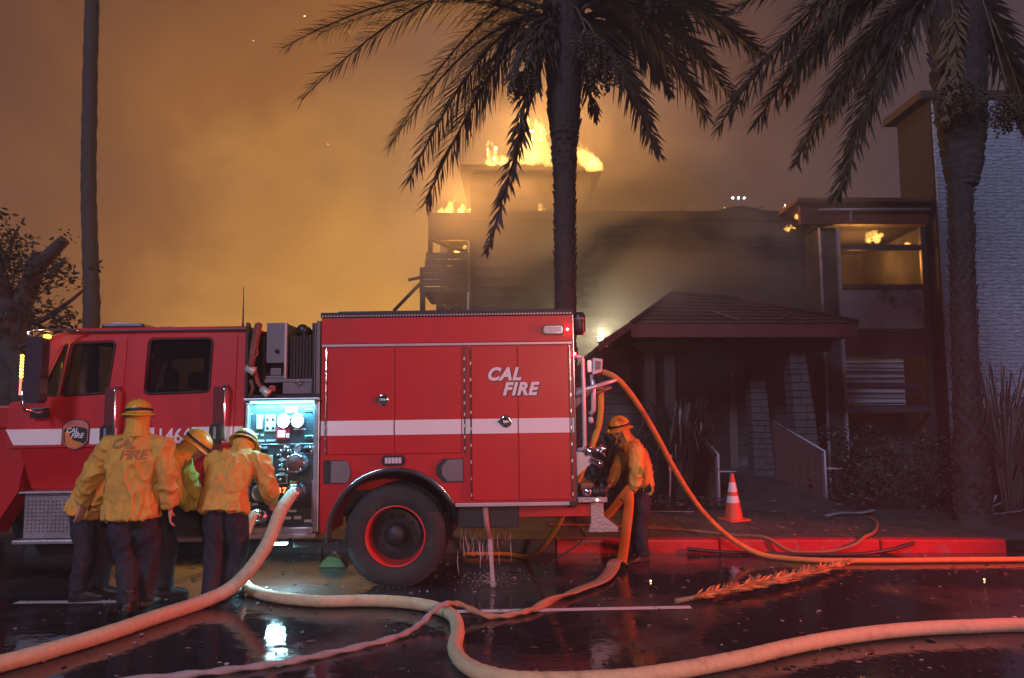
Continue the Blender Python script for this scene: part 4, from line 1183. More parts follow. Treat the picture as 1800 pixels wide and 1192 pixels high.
MB().tube([(1.81, 0.02, 2.24), (1.875, 0.0, 2.235), (1.885, 0.0, 2.20), (1.885, 0.0, 1.36), (1.87, 0.0, 1.32), (1.81, 0.03, 1.31)], 0.021, 10).build('grab_rail', PINKRAIL, tr)
MB().tube([(1.98, 0.05, 2.06), (1.99, 0.05, 1.92), (1.985, 0.05, 1.70), (1.95, 0.06, 1.66)], 0.026, 8).build('grab_rail', PINKRAIL, tr)
bxl = MB().prism([(1.975, 2.05), (2.075, 2.08), (2.085, 2.21), (1.985, 2.225)], 0.0, 0.12, 0.008).build('work_light', pm('work_light_body', (0.62, 0.50, 0.52), 0.4), tr)
MB().prism([(2.005, 2.10), (2.06, 2.11), (2.065, 2.185), (2.01, 2.195)], -0.008, -0.0005).build('work_light_label', GREY, bxl)
oblong('work_light_lens', CLEAR, 1.93, 1.97, 2.08, 2.2, 0.0, 0.1, 0.015)
MB().tube([(2.0, 0.02, 2.06), (1.985, 0.0, 2.02), (2.03, 0.0, 1.99), (2.06, 0.02, 2.03)], 0.009, 6).build('cable', BLACK, tr)
MB().tube([(1.80, 0.05, 1.86), (1.95, 0.0, 1.92), (2.22, 0.0, 2.0)], [0.04, 0.022, 0.018], 8).build('hose_arm', PINKRAIL, tr)
MB().tube([(1.80, 0.10, 1.80), (2.0, 0.06, 1.87), (2.17, 0.05, 1.93)], 0.018, 8).build('hose_arm', GREY, tr)
MB().prism([(1.80, 1.72), (1.98, 1.90), (1.93, 1.95), (1.80, 1.92)], 0.04, 0.07).build('arm_gusset', GREY, tr)
MB().prism([(1.80, 1.05), (1.95, 1.18), (1.94, 1.27), (1.80, 1.30)], 0.02, 0.06).build('rear_bracket', TRIM, tr)
MB().lathe([(0.0, 0.0), (0.045, 0.0), (0.045, 0.08), (0.03, 0.10), (0.03, 0.16), (0.042, 0.165), (0.042, 0.21), (0.0, 0.21)], 16, Matrix.Translation((1.88, 0.03, 1.285)) @ Matrix.Rotation(R(80), 4, 'Y')).build('rear_outlet', CHROME, tr)
MB().lathe([(0.0, 0.0), (0.03, 0.0), (0.03, 0.09), (0.038, 0.095), (0.038, 0.13), (0.0, 0.13)], 14, Matrix.Translation((1.93, 0.0, 1.22)) @ Matrix.Rotation(R(115), 4, 'Y')).build('rear_outlet', CHROME, tr)
MB().tube([(1.95, -0.03, 1.33), (2.03, -0.06, 1.30), (2.09, -0.05, 1.24)], 0.012, 6).build('valve_lever', CHROME, tr)
MB().lathe([(0.0, 0.0), (0.03, 0.0), (0.035, 0.04), (0.0, 0.05)], 12, Matrix.Translation((1.93, 0.02, 1.60)) @ Matrix.Rotation(R(85), 4, 'Y')).build('tail_lamp', CLEAR, tr)
tb('tail_step', TREAD, 1.80, 2.09, -0.03, W + 0.03, 0.80, 0.85, 0.008)
MB().ico((1.99, -0.036, 0.825), 0.013, 1).build('step_lamp', em('step_lamp', (1.0, 0.65, 0.5), 5), tr)
tb('rear_valve_box', pm('valve_bronze', (0.18, 0.08, 0.05), 0.4, metal=0.5), 1.83, 1.98, 0.1, 0.3, 0.855, 0.98, 0.02)
for x in (1.90, 1.98, 2.05):
    MB().lathe([(0.03, 0.0), (0.05, 0.01), (0.05, 0.05), (0.0, 0.06)], 12, Matrix.Translation((x, 0.05, 0.90)) @ Matrix.Rotation(R(90), 4, 'X')).build('rear_cap', DARK if x > 1.95 else CHROME, tr)
MB().prism([(1.93, 0.80), (2.06, 0.80), (2.06, 0.66), (2.14, 0.60), (2.20, 0.55), (2.20, 0.50), (1.90, 0.50), (1.93, 0.60)], 0.05, 0.11, 0.006).build('tow_bracket', TREAD, tr)
MB().tube([(1.93, 0.06, 0.50), (1.80, 0.0, 0.40), (1.55, -0.05, 0.25), (1.40, -0.05, 0.10)], 0.008, 6).build('hanging_cable', BLACK, tr)

# ------------------------------------------------------------------ people
SKIN = pm('skin', (0.50, 0.28, 0.20), 0.5, var=0.12, vscale=20)
JACKET = pm('yellow_jacket_cloth', (0.60, 0.345, 0.060), 0.8, var=0.16, vscale=5, bump=0.25, bscale=120, wear=(0.34, 0.19, 0.05), wscale=2.2, wlo=0.50, whi=0.75)
NAVY = pm('navy_trouser_cloth', (0.020, 0.018, 0.030), 0.85, var=0.35, vscale=8, bump=0.3, bscale=110)
BOOT = pm('black_boot_leather', (0.014, 0.012, 0.012), 0.42, var=0.4, vscale=20, bump=0.3, bscale=60)
HELMET = pm('yellow_helmet', (0.60, 0.36, 0.03), 0.38, var=0.15, vscale=8, wear=(0.22, 0.13, 0.03), wscale=7, wlo=0.56, whi=0.7)
SHROUD = pm('shroud_cloth', (0.60, 0.36, 0.05), 0.85, var=0.15, vscale=6, bump=0.3, bscale=100)
GLOVE = pm('work_glove', (0.26, 0.16, 0.06), 0.8, var=0.3, vscale=15, bump=0.3)
STRAP = pm('dark_strap', (0.02, 0.016, 0.015), 0.6)
PRINT = pm('dark_print', (0.33, 0.155, 0.04), 0.7, var=0.3)
LIME = pm('lime_jacket_cloth', (0.52, 0.42, 0.045), 0.8, var=0.14, vscale=5, bump=0.25, bscale=120, wear=(0.34, 0.26, 0.05), wscale=2.2, wlo=0.50, whi=0.75)

def loft(bm, secs, n=22, power=2.4):
    rings = []
    for c, lat, fwd, rx, ry in secs:
        ring = []
        for k in range(n):
            a = 2 * math.pi * k / n
            ca, sa = math.cos(a), math.sin(a)
            x = math.copysign(abs(ca) ** (2 / power), ca); y = math.copysign(abs(sa) ** (2 / power), sa)
            ring.append(bm.verts.new(Vector(c) + lat * x * rx + fwd * y * ry))
        rings.append(ring)
    for a, b2 in zip(rings, rings[1:]):
        for k in range(n):
            bm.faces.new((a[k], a[(k + 1) % n], b2[(k + 1) % n], b2[k]))
    bm.faces.new(rings[0][::-1]); bm.faces.new(rings[-1])

def limb(mb, pts, rads, per=6, n=14):
    P = catmull(pts, per)
    m = len(P) - 1
    rr = []
    for i in range(len(P)):
        t = i / m * (len(rads) - 1)
        k = min(int(t), len(rads) - 2)
        rr.append(rads[k] + (rads[k + 1] - rads[k]) * (t - k))
    mb.tube(P, rr, n)

def hand(mb, wrist, d, across, curl, side, grow=0.0):
    """Palm, four bent fingers of unequal length and a thumb that leaves the side of the palm."""
    d = Vector(d).normalized()
    a = Vector(across); a = (a - d * a.dot(d)).normalized()
    nrm = d.cross(a).normalized() * side           # palm side
    w = Vector(wrist)
    t = bmesh.new()
    loft(t, [(w - d * 0.02, a, nrm, 0.026 + grow, 0.020 + grow), (w + d * 0.02, a, nrm, 0.034 + grow, 0.019 + grow), (w + d * 0.06, a, nrm, 0.041 + grow, 0.017 + grow), (w + d * 0.095, a, nrm, 0.039 + grow, 0.013 + grow)], 12, 2.6)
    mb.merge(t)
    for k, (off, L) in enumerate(((-0.031, 0.060), (-0.010, 0.078), (0.011, 0.084), (0.031, 0.076))):
        p = w + d * 0.080 + a * off
        dd = (d + a * off * 2.2).normalized()
        pts = [p]
        ang = 0.0
        for s, l in enumerate((0.022, 0.44 * L, 0.33 * L, 0.23 * L)):
            if s: ang += curl * (0.8 if s == 1 else 1.0)
            v = dd * math.cos(ang) + nrm * math.sin(ang)
            pts.append(pts[-1] + v * l)
        mb.tube(pts, [0.0100 + grow, 0.0098 + grow, 0.0090 + grow, 0.0082 + grow, 0.0062 + grow], 8)
    p = w + d * 0.028 + a * 0.030
    v1 = (d * 0.6 + a * 0.75 + nrm * 0.35).normalized(); v2 = (d * 0.9 + a * 0.25 + nrm * 0.5).normalized(); v3 = (d * 0.9 - a * 0.05 + nrm * 0.6).normalized()
    q = [p - v1 * 0.01, p + v1 * 0.035, p + v1 * 0.035 + v2 * 0.03, p + v1 * 0.035 + v2 * 0.03 + v3 * 0.024]
    mb.tube(q, [0.014 + grow, 0.0125 + grow, 0.011 + grow, 0.0075 + grow], 8)

def folds(seed, amp, scale):
    def f(c, n):
        q = Vector((c.x * scale, c.y * scale, c.z * scale * 0.55)) + Vector((seed, seed * 1.7, 0))
        w_ = noise.noise(q * 0.6 + Vector((9, 2, 4)))
        r_ = max(0.0, 1.0 - abs(noise.noise(q + Vector((w_, w_, w_)) * 1.1)) * 2.4) ** 2.2
        r2 = max(0.0, 1.0 - abs(noise.noise(q * 2.2 + Vector((3, 1, 7)))) * 2.6) ** 2.0
        return amp * (r_ * 1.0 + r2 * 0.45 - 0.35)
    return f

def person(label, root, lat, spine, arms, legs, head, look, gloves=True, tilt=0.0, goggles=False, seed=1.0, hem=0.0, back_print=False, curl=0.5, group=None, thick=0.95, coat_mat=None):
    """All joints relative to the root on the ground. lat: the person's right. look: way the face points."""
    pr = thing('person', label, 'person', root, group=group)
    lat = Vector(lat).normalized()
    sp = [Vector(p) for p in spine]                # pelvis, waist, chest, shoulders, neck
    def frame(i):
        tn = (sp[min(i + 1, len(sp) - 1)] - sp[max(i - 1, 0)]).normalized()
        l2 = (lat - tn * lat.dot(tn)).normalized()
        return l2, tn.cross(l2).normalized()        # forward
    # jacket
    mb = MB()
    t = bmesh.new()
    l0, f0 = frame(0)
    dn = (sp[0] - sp[1]).normalized()
    rad = [(0.218, 0.160), (0.205, 0.150), (0.228, 0.155), (0.208, 0.120), (0.085, 0.085)]
    secs = [(sp[0] + dn * (0.13 + hem), l0, f0, 0.232 * thick, 0.170 * thick)]
    for i, (rx, ry) in enumerate(rad):
        l_, f_ = frame(i)
        secs.append((sp[i], l_, f_, rx * (thick if i < 4 else 1), ry * (thick if i < 4 else 1)))
    loft(t, secs)
    mb.merge(t)
    for s in ('L', 'R'):
        sh, el, wr = [Vector(p) for p in arms[s][:3]]
        inn = sp[3] + (sh - sp[3]) * 0.55
        mb2 = MB()
        limb(mb2, [inn, sh, (sh + el) / 2, el, (el + wr) / 2, wr], [0.085, 0.092, 0.084, 0.078, 0.068, 0.058], 5)
        mb.merge(mb2.bm)
    l4, f4 = frame(4)
    t = bmesh.new()
    loft(t, [(sp[4] - (sp[4] - sp[3]) * 0.3, l4, f4, 0.10, 0.10), (sp[4] + (sp[4] - sp[3]) * 0.25, l4, f4, 0.082, 0.085)], 16)
    mb.merge(t)
    jm = remesh(mb.bm, 0.0115, 3, folds(seed, 0.026, 6.8))
    jo = link('jacket', jm, coat_mat or JACKET, pr)
    if back_print:
        tree = BVHTree.FromPolygons([v.co for v in jm.vertices], [p.vertices[:] for p in jm.polygons])
        for s_, ox, oz, sz in (('CAL', -0.15, 0.0, 0.115), ('FIRE', -0.05, -0.095, 0.115)):
            o = text('jacket_lettering', s_, sz, PRINT, jo, (0, 0, 0), shear=0.25, bold=0.004, depth=0.0)
            o.rotation_euler = (0, 0, 0)
            bmx = bmesh.new(); bmx.from_mesh(o.data)
            bmesh.ops.triangulate(bmx, faces=bmx.faces[:])
            bmesh.ops.subdivide_edges(bmx, edges=[e for e in bmx.edges if e.calc_length() > 0.015], cuts=2)
            for v in bmx.verts:
                x_, z_ = v.co.x, v.co.y
                p = sp[3] + lat * (x_ + ox) + Vector((0, 0, z_ + oz - 0.03)) - Vector((0, 0.5, 0))
                hit, nn, _, _ = tree.ray_cast(p, Vector((0, 1, 0)))
                v.co = (hit + Vector((0, -0.004, 0))) if hit else p + Vector((0, 0.3, 0))
            bmx.to_mesh(o.data); bmx.free()
    # trousers
    mb = MB()
    t = bmesh.new()
    loft(t, [(sp[0] + dn * 0.10, l0, f0, 0.165, 0.125), (sp[0], l0, f0, 0.175, 0.130), (sp[0] - dn * 0.10, l0, f0, 0.165, 0.125)])
    mb.merge(t)
    for s in ('L', 'R'):
        hp, kn, an_ = [Vector(p) for p in legs[s][:3]]
        mb2 = MB()
        limb(mb2, [hp + Vector((0, 0, 0.05)), (hp * 0.55 + kn * 0.45), kn, (kn + an_) / 2, an_], [0.118, 0.110, 0.088, 0.086, 0.082], 5)
        mb.merge(mb2.bm)
    link('trousers', remesh(mb.bm, 0.015, 2, folds(seed + 5, 0.018, 6.5)), NAVY, pr)
    # boots
    for s in ('L', 'R'):
        an_ = Vector(legs[s][2]); toe = Vector(legs[s][3]).normalized()
        side_ = Vector((-toe.y, toe.x, 0))
        g0 = Vector((an_.x, an_.y, 0))
        mb = MB(); t = bmesh.new()
        loft(t, [(g0 + Vector((0, 0, 0.24)), side_, toe, 0.058, 0.062), (g0 + Vector((0, 0, 0.13)), side_, toe, 0.055, 0.065), (g0 + toe * 0.01 + Vector((0, 0, 0.07)), side_, toe, 0.05, 0.085), (g0 + toe * 0.02 + Vector((0, 0, 0.02)), side_, toe, 0.05, 0.09)], 14); mb.merge(t)
        t = bmesh.new()
        up_ = Vector((0, 0, 1))
        loft(t, [(g0 - toe * 0.085 + up_ * 0.05, side_, up_, 0.034, 0.035), (g0 - toe * 0.05 + up_ * 0.06, side_, up_, 0.044, 0.055), (g0 + toe * 0.06 + up_ * 0.060, side_, up_, 0.047, 0.055), (g0 + toe * 0.14 + up_ * 0.046, side_, up_, 0.053, 0.042), (g0 + toe * 0.20 + up_ * 0.038, side_, up_, 0.044, 0.034), (g0 + toe * 0.225 + up_ * 0.034, side_, up_, 0.026, 0.024)], 14); mb.merge(t)
        bo = link('boot', remesh(mb.bm, 0.010, 2), BOOT, pr)
        t = MB(); tt = bmesh.new()
        loft(tt, [(g0 + toe * 0.07 + up_ * 0.001, side_, toe, 0.052, 0.158), (g0 + toe * 0.07 + up_ * 0.022, side_, toe, 0.054, 0.162)], 20, 2.8)
        t.merge(tt); t.build('sole', BLACK, bo)
    # body: head, neck, slim trunk and limbs inside the clothes, hands
    hd = Vector(head); lk = Vector(look).normalized()
    rt = Vector((0, 0, 1)).cross(lk)
    rt = -rt.normalized()                            # the face's own right
    hu = rt.cross(lk).normalized()
    mb = MB()
    t = bmesh.new()
    bmesh.ops.create_icosphere(t, subdivisions=3, radius=1.0)
    for v in t.verts:
        x_, y_, z_ = v.co
        jaw = 1.0 - 0.22 * max(0, -z_) ** 1.2
        v.co = hd + rt * x_ * 0.076 * jaw + lk * (y_ * 0.094 * (1 - 0.06 * max(0, -z_)) + 0.004) + hu * z_ * 0.112
    mb.merge(t)
    mb.tube([hd + lk * 0.088 + hu * 0.012, hd + lk * 0.110 - hu * 0.020, hd + lk * 0.100 - hu * 0.030], [0.009, 0.015, 0.012], 8)     # nose
    mb.tube([hd + lk * 0.086 - hu * 0.058 - rt * 0.022, hd + lk * 0.094 - hu * 0.057, hd + lk * 0.086 - hu * 0.058 + rt * 0.022], [0.007, 0.010, 0.007], 8)  # lips
    mb.tube([hd + lk * 0.075 - hu * 0.092, hd + lk * 0.088 - hu * 0.090], [0.022, 0.018], 8)      # chin
    mb.tube([hd + lk * 0.080 + hu * 0.030 - rt * 0.04, hd + lk * 0.090 + hu * 0.026, hd + lk * 0.080 + hu * 0.030 + rt * 0.04], [0.010, 0.010, 0.010], 8)   # brow
    for s_ in (-1, 1):
        mb.tube([hd + rt * 0.074 * s_ - lk * 0.012 + hu * 0.022, hd + rt * 0.082 * s_ - lk * 0.018, hd + rt * 0.074 * s_ - lk * 0.008 - hu * 0.030], [0.010, 0.014, 0.009], 8)
    mb.tube([hd - hu * 0.06 - lk * 0.015, sp[4], sp[3]], [0.056, 0.060, 0.075], 14)
    limb(mb, [sp[3], sp[2], sp[1], sp[0]], [0.09, 0.10, 0.095, 0.10], 4)
    for s in ('L', 'R'):
        sh, el, wr = [Vector(p) for p in arms[s][:3]]
        hdir = Vector(arms[s][3]) if len(arms[s]) > 3 else (wr - el)
        limb(mb, [sp[3] + (sh - sp[3]) * 0.4, sh, el, wr + hdir.normalized() * 0.02], [0.05, 0.05, 0.038, 0.026], 5, 10)
        acr = Vector(arms[s][4]) if len(arms[s]) > 4 else Vector((0, 1, 0))
        hand(mb, wr + hdir.normalized() * 0.02, hdir, acr, curl, -1 if s == 'L' else 1)
        hp, kn, an_ = [Vector(p) for p in legs[s][:3]]
        limb(mb, [sp[0], hp, kn, an_], [0.06, 0.075, 0.05, 0.04], 5, 10)
    link('body', remesh(mb.bm, 0.0075, 1), SKIN, pr)
    if gloves:
        for s in ('L', 'R'):
            wr = Vector(arms[s][2]); hdir = Vector(arms[s][3]) if len(arms[s]) > 3 else (wr - Vector(arms[s][1]))
            acr = Vector(arms[s][4]) if len(arms[s]) > 4 else Vector((0, 1, 0))
            mb = MB()
            hand(mb, wr + hdir.normalized() * 0.02, hdir, acr, curl, -1 if s == 'L' else 1, 0.004)
            mb.tube([wr - hdir.normalized() * 0.06, wr + hdir.normalized() * 0.03], [0.047, 0.036], 12)
            link('glove', remesh(mb.bm, 0.0075, 1), GLOVE, pr)
    for s_ in (-1, 1):
        e = MB().ico(hd + rt * 0.031 * s_ + lk * 0.082 + hu * 0.010, 0.0125, 2).build('eye', pm('eye_white', (0.6, 0.58, 0.55), 0.2), pr)
        MB().ico(hd + rt * 0.031 * s_ + lk * 0.0915 + hu * 0.010, 0.0055, 1).build('iris', BLACK, e)
    # helmet
    ax = hu * math.cos(tilt) + lk * math.sin(tilt)
    hx = rt; hy = ax.cross(hx).normalized() * -1
    M = Matrix(((hx.x, hy.x, ax.x, 0), (hx.y, hy.y, ax.y, 0), (hx.z, hy.z, ax.z, 0), (0, 0, 0, 1)))
    hc = hd + ax * 0.045
    mb = MB()
    mb.lathe([(0.118, -0.012), (0.122, 0.0), (0.120, 0.04), (0.108, 0.075), (0.083, 0.102), (0.045, 0.118), (0.0, 0.122)], 28, Matrix.Translation(hc) @ M @ Matrix.Diagonal((0.92, 1.10, 1, 1)))
    for x_ in (-0.035, 0.0, 0.035):
        pts = []
        for k in range(9):
            a = R(-75 + 150 * k / 8)
            rr_ = 0.124 - abs(x_) * 0.12
            pts.append(hc + hx * x_ + hy * math.sin(a) * rr_ * 1.08 + ax * (math.cos(a) * rr_ * 0.99))
        mb.tube(pts, 0.008 if x_ else 0.013, 6)
    he = mb.build('helmet', HELMET, pr)
    mb = MB()
    rings = []
    for r_, z_ in ((0.117, -0.004), (0.138, -0.010), (0.156, -0.020), (0.163, -0.030), (0.158, -0.033), (0.136, -0.020), (0.114, -0.012)):
        rings.append([mb.bm.verts.new(Matrix.Translation(hc) @ M @ Vector((r_ * 0.90 * math.cos(2 * math.pi * k / 36), r_ * 1.12 * math.sin(2 * math.pi * k / 36), z_ + 0.012 * math.cos(4 * math.pi * k / 36) * (r_ / 0.18) ** 2))) for k in range(36)])
    for a_, c_ in zip(rings, rings[1:]):
        for k in range(36):
            mb.bm.faces.new((a_[k], a_[(k + 1) % 36], c_[(k + 1) % 36], c_[k])).smooth = True
    mb.build('brim', HELMET, he)
    mb = MB()
    mb.lathe([(0.124, 0.010), (0.128, 0.012), (0.127, 0.034), (0.123, 0.036)], 28, Matrix.Translation(hc) @ M @ Matrix.Diagonal((0.92, 1.10, 1, 1)))
    mb.build('goggle_strap', STRAP, he)
    # neck shroud round the back of the head
    mb = MB()
    rows = []
    n = 26
    target = sp[4]
    for layer, th in ((0, 0.0), (1, -0.006)):
        grid = []
        for i in range(8):
            v_ = i / 7
            cen = (hd + hu * 0.02) * (1 - v_) + (target * 0.85 + (hd - hu * 0.15) * 0.15 - Vector((0, 0, 0.03))) * v_
            ring = []
            for k in range(n):
                a = R(-20 - 140 * 0 + 0) + R(180 + -115 + 230 * k / (n - 1))
                rr_ = 0.113 - 0.045 * math.sin(v_ * math.pi) * 0.5 + 0.020 * v_ + 0.012 * math.sin(k * 1.9 + seed) * v_ + th + 0.006 * noise.noise(Vector((k * 0.4, i * 0.5, seed)))
                a2 = R(-115 + 230 * k / (n - 1))
                ring.append(mb.bm.verts.new(cen + (rt * math.sin(a2) * rr_ * 0.92 - lk * math.cos(a2) * rr_ * 1.05)))
            grid.append(ring)
        rows.append(grid)
    for gi in rows:
        for i in range(7):
            for k in range(n - 1):
                mb.bm.faces.new((gi[i][k], gi[i][k + 1], gi[i + 1][k + 1], gi[i + 1][k])).smooth = True
    A, B = rows
    for k in range(n - 1):
        mb.bm.faces.new((A[7][k], A[7][k + 1], B[7][k + 1], B[7][k])); mb.bm.faces.new((A[0][k], A[0][k + 1], B[0][k + 1], B[0][k]))
    mb.build('neck_shroud', SHROUD, pr)
    if goggles:
        g0 = MB()
        t = bmesh.new()
        loft(t, [(hd + lk * 0.080 + hu * 0.012 + rt * s_ * 0.055, hu, lk, 0.030 if abs(s_) < 1 else 0.018, 0.024) for s_ in (-1.25, -0.8, 0, 0.8, 1.25)], 12)
        g0.merge(t); g0.build('goggles', SATIN, pr)
    return pr

P1 = person('person with the lettered jacket standing upright at the cab door', (-3.35, 6.63, 0), (1, 0.12, 0),
    [(0, 0, 0.96), (0, 0, 1.14), (0, 0.0, 1.33), (0, 0.01, 1.475), (-0.005, 0.035, 1.56)],
    {'L': [(-0.235, 0.0, 1.45), (-0.37, -0.02, 1.18), (-0.475, 0.06, 0.955), (-0.15, 0.10, -1.0), (0.4, 1, 0)],
     'R': [(0.235, 0.03, 1.45), (0.30, 0.0, 1.17), (0.315, 0.06, 0.93), (-0.05, 0.12, -1), (-0.5, 1, 0)]},
    {'L': [(-0.10, 0.0, 0.88), (-0.06, 0.06, 0.50), (0.03, -0.03, 0.10), (-0.15, 1, 0)],
     'R': [(0.10, 0.02, 0.88), (0.12, 0.14, 0.50), (0.06, 0.20, 0.10), (0.2, 1, 0)]},
    (-0.01, 0.06, 1.705), (-0.55, 0.83, -0.10), gloves=False, seed=1.3, back_print=True, curl=0.38, thick=1.0)
P2 = person('person stooping sideways toward the pump panel under a pale green lit helmet', (-3.43, 7.12, 0), (0.30, -0.95, 0),
    [(-0.03, 0, 0.94), (0.02, 0.0, 1.09), (0.12, 0.02, 1.24), (0.225, 0.04, 1.33), (0.285, 0.05, 1.36)],
    {'L': [(0.20, 0.21, 1.27), (0.32, 0.20, 1.02), (0.44, 0.16, 0.86), (0.8, 0.1, -0.6)],
     'R': [(0.24, -0.14, 1.26), (0.32, -0.16, 1.02), (0.42, 0.0, 0.87), (0.8, 0.3, -0.5)]},
    {'L': [(-0.02, 0.09, 0.86), (0.13, 0.12, 0.48), (0.12, 0.10, 0.10), (0.8, 0.5, 0)],
     'R': [(-0.05, -0.08, 0.86), (-0.02, -0.06, 0.48), (-0.13, -0.06, 0.10), (0.9, 0.2, 0)]},
    (0.37, 0.06, 1.425), (0.80, 0.25, -0.55), seed=3.7, tilt=0.1, coat_mat=LIME)
P3 = person('person leaning to the pump panel with the right arm on an outlet', (-2.68, 7.06, 0), (1, 0.10, 0),
    [(0, -0.02, 0.95), (0.0, 0.02, 1.09), (0.02, 0.09, 1.22), (0.03, 0.17, 1.315), (0.03, 0.23, 1.37)],
    {'L': [(-0.20, 0.17, 1.28), (-0.24, 0.26, 1.05), (-0.10, 0.36, 0.92), (0.6, 0.6, -0.3)],
     'R': [(0.25, 0.15, 1.27), (0.365, 0.12, 1.03), (0.305, 0.33, 0.90), (-0.15, 0.75, -0.45)]},
    {'L': [(-0.09, -0.02, 0.86), (-0.10, 0.02, 0.48), (-0.09, -0.06, 0.10), (-0.1, 1, 0)],
     'R': [(0.09, 0.0, 0.86), (0.10, 0.10, 0.48), (0.00, 0.12, 0.10), (0.3, 1, 0)]},
    (0.03, 0.31, 1.43), (0.1, 0.85, -0.55), seed=6.1, tilt=0.1)
P5 = person('person mostly hidden behind the upright one, bent with gloved hands low', (-4.02, 7.16, 0), (0.25, -0.97, 0),
    [(0, 0, 0.93), (0.04, 0.0, 1.06), (0.14, 0.02, 1.17), (0.24, 0.04, 1.24), (0.30, 0.05, 1.25)],
    {'L': [(0.20, 0.21, 1.18), (0.28, 0.22, 0.96), (0.38, 0.22, 0.80)],
     'R': [(0.22, -0.14, 1.17), (0.14, -0.16, 0.98), (0.16, -0.10, 0.86), (0.3, 0.1, -0.6)]},
    {'L': [(0.02, 0.09, 0.85), (0.12, 0.10, 0.47), (0.06, 0.12, 0.10), (1, 0.2, 0)],
     'R': [(-0.02, -0.08, 0.85), (0.02, -0.08, 0.47), (-0.02, -0.05, 0.10), (1, 0.3, 0)]},
    (0.38, 0.07, 1.27), (0.85, 0.2, -0.5), seed=8.3, tilt=0.1)
P4 = person('person in goggles hauling a bright orange hose behind the engine', (1.47, 8.90, 0), (0.15, 1, 0),
    [(0.06, 0, 0.93), (0.055, -0.01, 1.09), (0.0, -0.03, 1.24), (-0.06, -0.05, 1.365), (-0.12, -0.06, 1.42)],
    {'L': [(-0.05, -0.26, 1.31), (-0.03, -0.33, 1.06), (-0.10, -0.30, 0.88), (-0.5, 0.0, -0.8)],
     'R': [(-0.07, 0.16, 1.31), (-0.20, 0.14, 1.09), (-0.30, -0.02, 0.92), (-0.6, -0.3, -0.6)]},
    {'L': [(0.05, -0.09, 0.86), (0.02, -0.08, 0.48), (0.05, -0.06, 0.10), (-0.9, -0.4, 0)],
     'R': [(0.06, 0.09, 0.86), (-0.06, 0.12, 0.50), (-0.09, 0.10, 0.10), (-1, -0.1, 0)]},
    (-0.19, -0.075, 1.545), (-0.80, -0.52, -0.22), seed=11.2, goggles=True, curl=0.75, hem=-0.02, thick=0.86)

# ------------------------------------------------------------------ hoses
def canvas(name, c, stripe=0.25, freq=26.0, rough=0.75):
    """Woven hose jacket: colour with soft rings and rubbed dirt."""
    return pm(name, c, rough, var=stripe, vscale=freq, bump=0.5, bscale=170, wear=tuple(x * 0.45 for x in c), wscale=5, wlo=0.55, whi=0.78)
TAN = canvas('tan_hose', (0.56, 0.46, 0.30))
TAN2 = canvas('tan_supply_hose', (0.56, 0.43, 0.25))
ORANGE = canvas('orange_hose', (0.70, 0.20, 0.03), 0.12)
YELL = canvas('yellow_hose', (0.60, 0.33, 0.04), 0.12)
GREYH = canvas('grey_hose', (0.30, 0.29, 0.29), 0.3)
def hose(name, label, pts, rad, mat, per=18, n=14, flat=1.0, up=None, wob=0.004, coupl=None, group=None):
    P = catmull(pts, per)
    rr = []
    run = 0.0
    m = len(P) - 1
    for i in range(len(P)):
        t = i / m
        if isinstance(rad, (list, tuple)):
            u = t * (len(rad) - 1); k = min(int(u), len(rad) - 2); r_ = rad[k] + (rad[k + 1] - rad[k]) * (u - k)
        else:
            r_ = rad
        if i: run += (P[i] - P[i - 1]).length
        ring_ = max(0.0, math.cos(run / 0.155 * 2 * math.pi + 2.0 * noise.noise(Vector((run, 0, 0))))) ** 6
        rr.append(r_ * (1 + 0.035 * noise.noise(Vector((i * 0.35, 3, 1))) - 0.055 * ring_))
    fl = flat
    if isinstance(flat, (list, tuple)):
        fl = []
        for i in range(len(P)):
            u = i / m * (len(flat) - 1); k = min(int(u), len(flat) - 2); fl.append(flat[k] + (flat[k + 1] - flat[k]) * (u - k))
    P = [p + Vector((noise.noise(p * 2.3), noise.noise(p * 2.3 + Vector((7, 0, 0))), 0)) * wob * 3 for p in P]
    base = Vector((P[0].x, P[0].y, 0))
    root = thing(name, label, 'hose', base, group=group)
    MB().tube([p - base for p in P], rr, n, flat=fl, up=up).build('hose_jacket', mat, root)
    return root, P, base
def coupling(root, base, p, d, r, mat=None):
    M = Matrix.Translation(Vector(p) - base) @ Vector(d).to_track_quat('Z', 'Y').to_matrix().to_4x4()
    c = MB().lathe([(r * 0.9, -0.06), (r * 1.15, -0.055), (r * 1.15, -0.01), (r * 1.28, -0.005), (r * 1.28, 0.045), (r * 1.1, 0.05), (r * 0.8, 0.05)], 18, M).build('coupling', mat or CHROME, root)
    return c
h, P, B = hose('supply_hose', 'thick pale hose dropping from the pump panel intake across the wet road',
    [(-2.160, 7.44, 0.955), (-2.160, 7.36, 0.955), (-2.165, 7.27, 0.92), (-2.21, 7.17, 0.80), (-2.296, 7.10, 0.534), (-2.434, 7.06, 0.308), (-2.62, 7.02, 0.13), (-2.80, 6.80, 0.062), (-2.972, 6.334, 0.06), (-3.094, 5.947, 0.06), (-3.279, 5.526, 0.06), (-3.462, 5.197, 0.06), (-3.70, 4.85, 0.06), (-4.3, 4.3, 0.06)], [0.055, 0.062, 0.062, 0.060, 0.060], TAN, wob=0.001)
coupling(h, B, (-2.16, 7.43, 0.955), (0, 1, 0), 0.058)
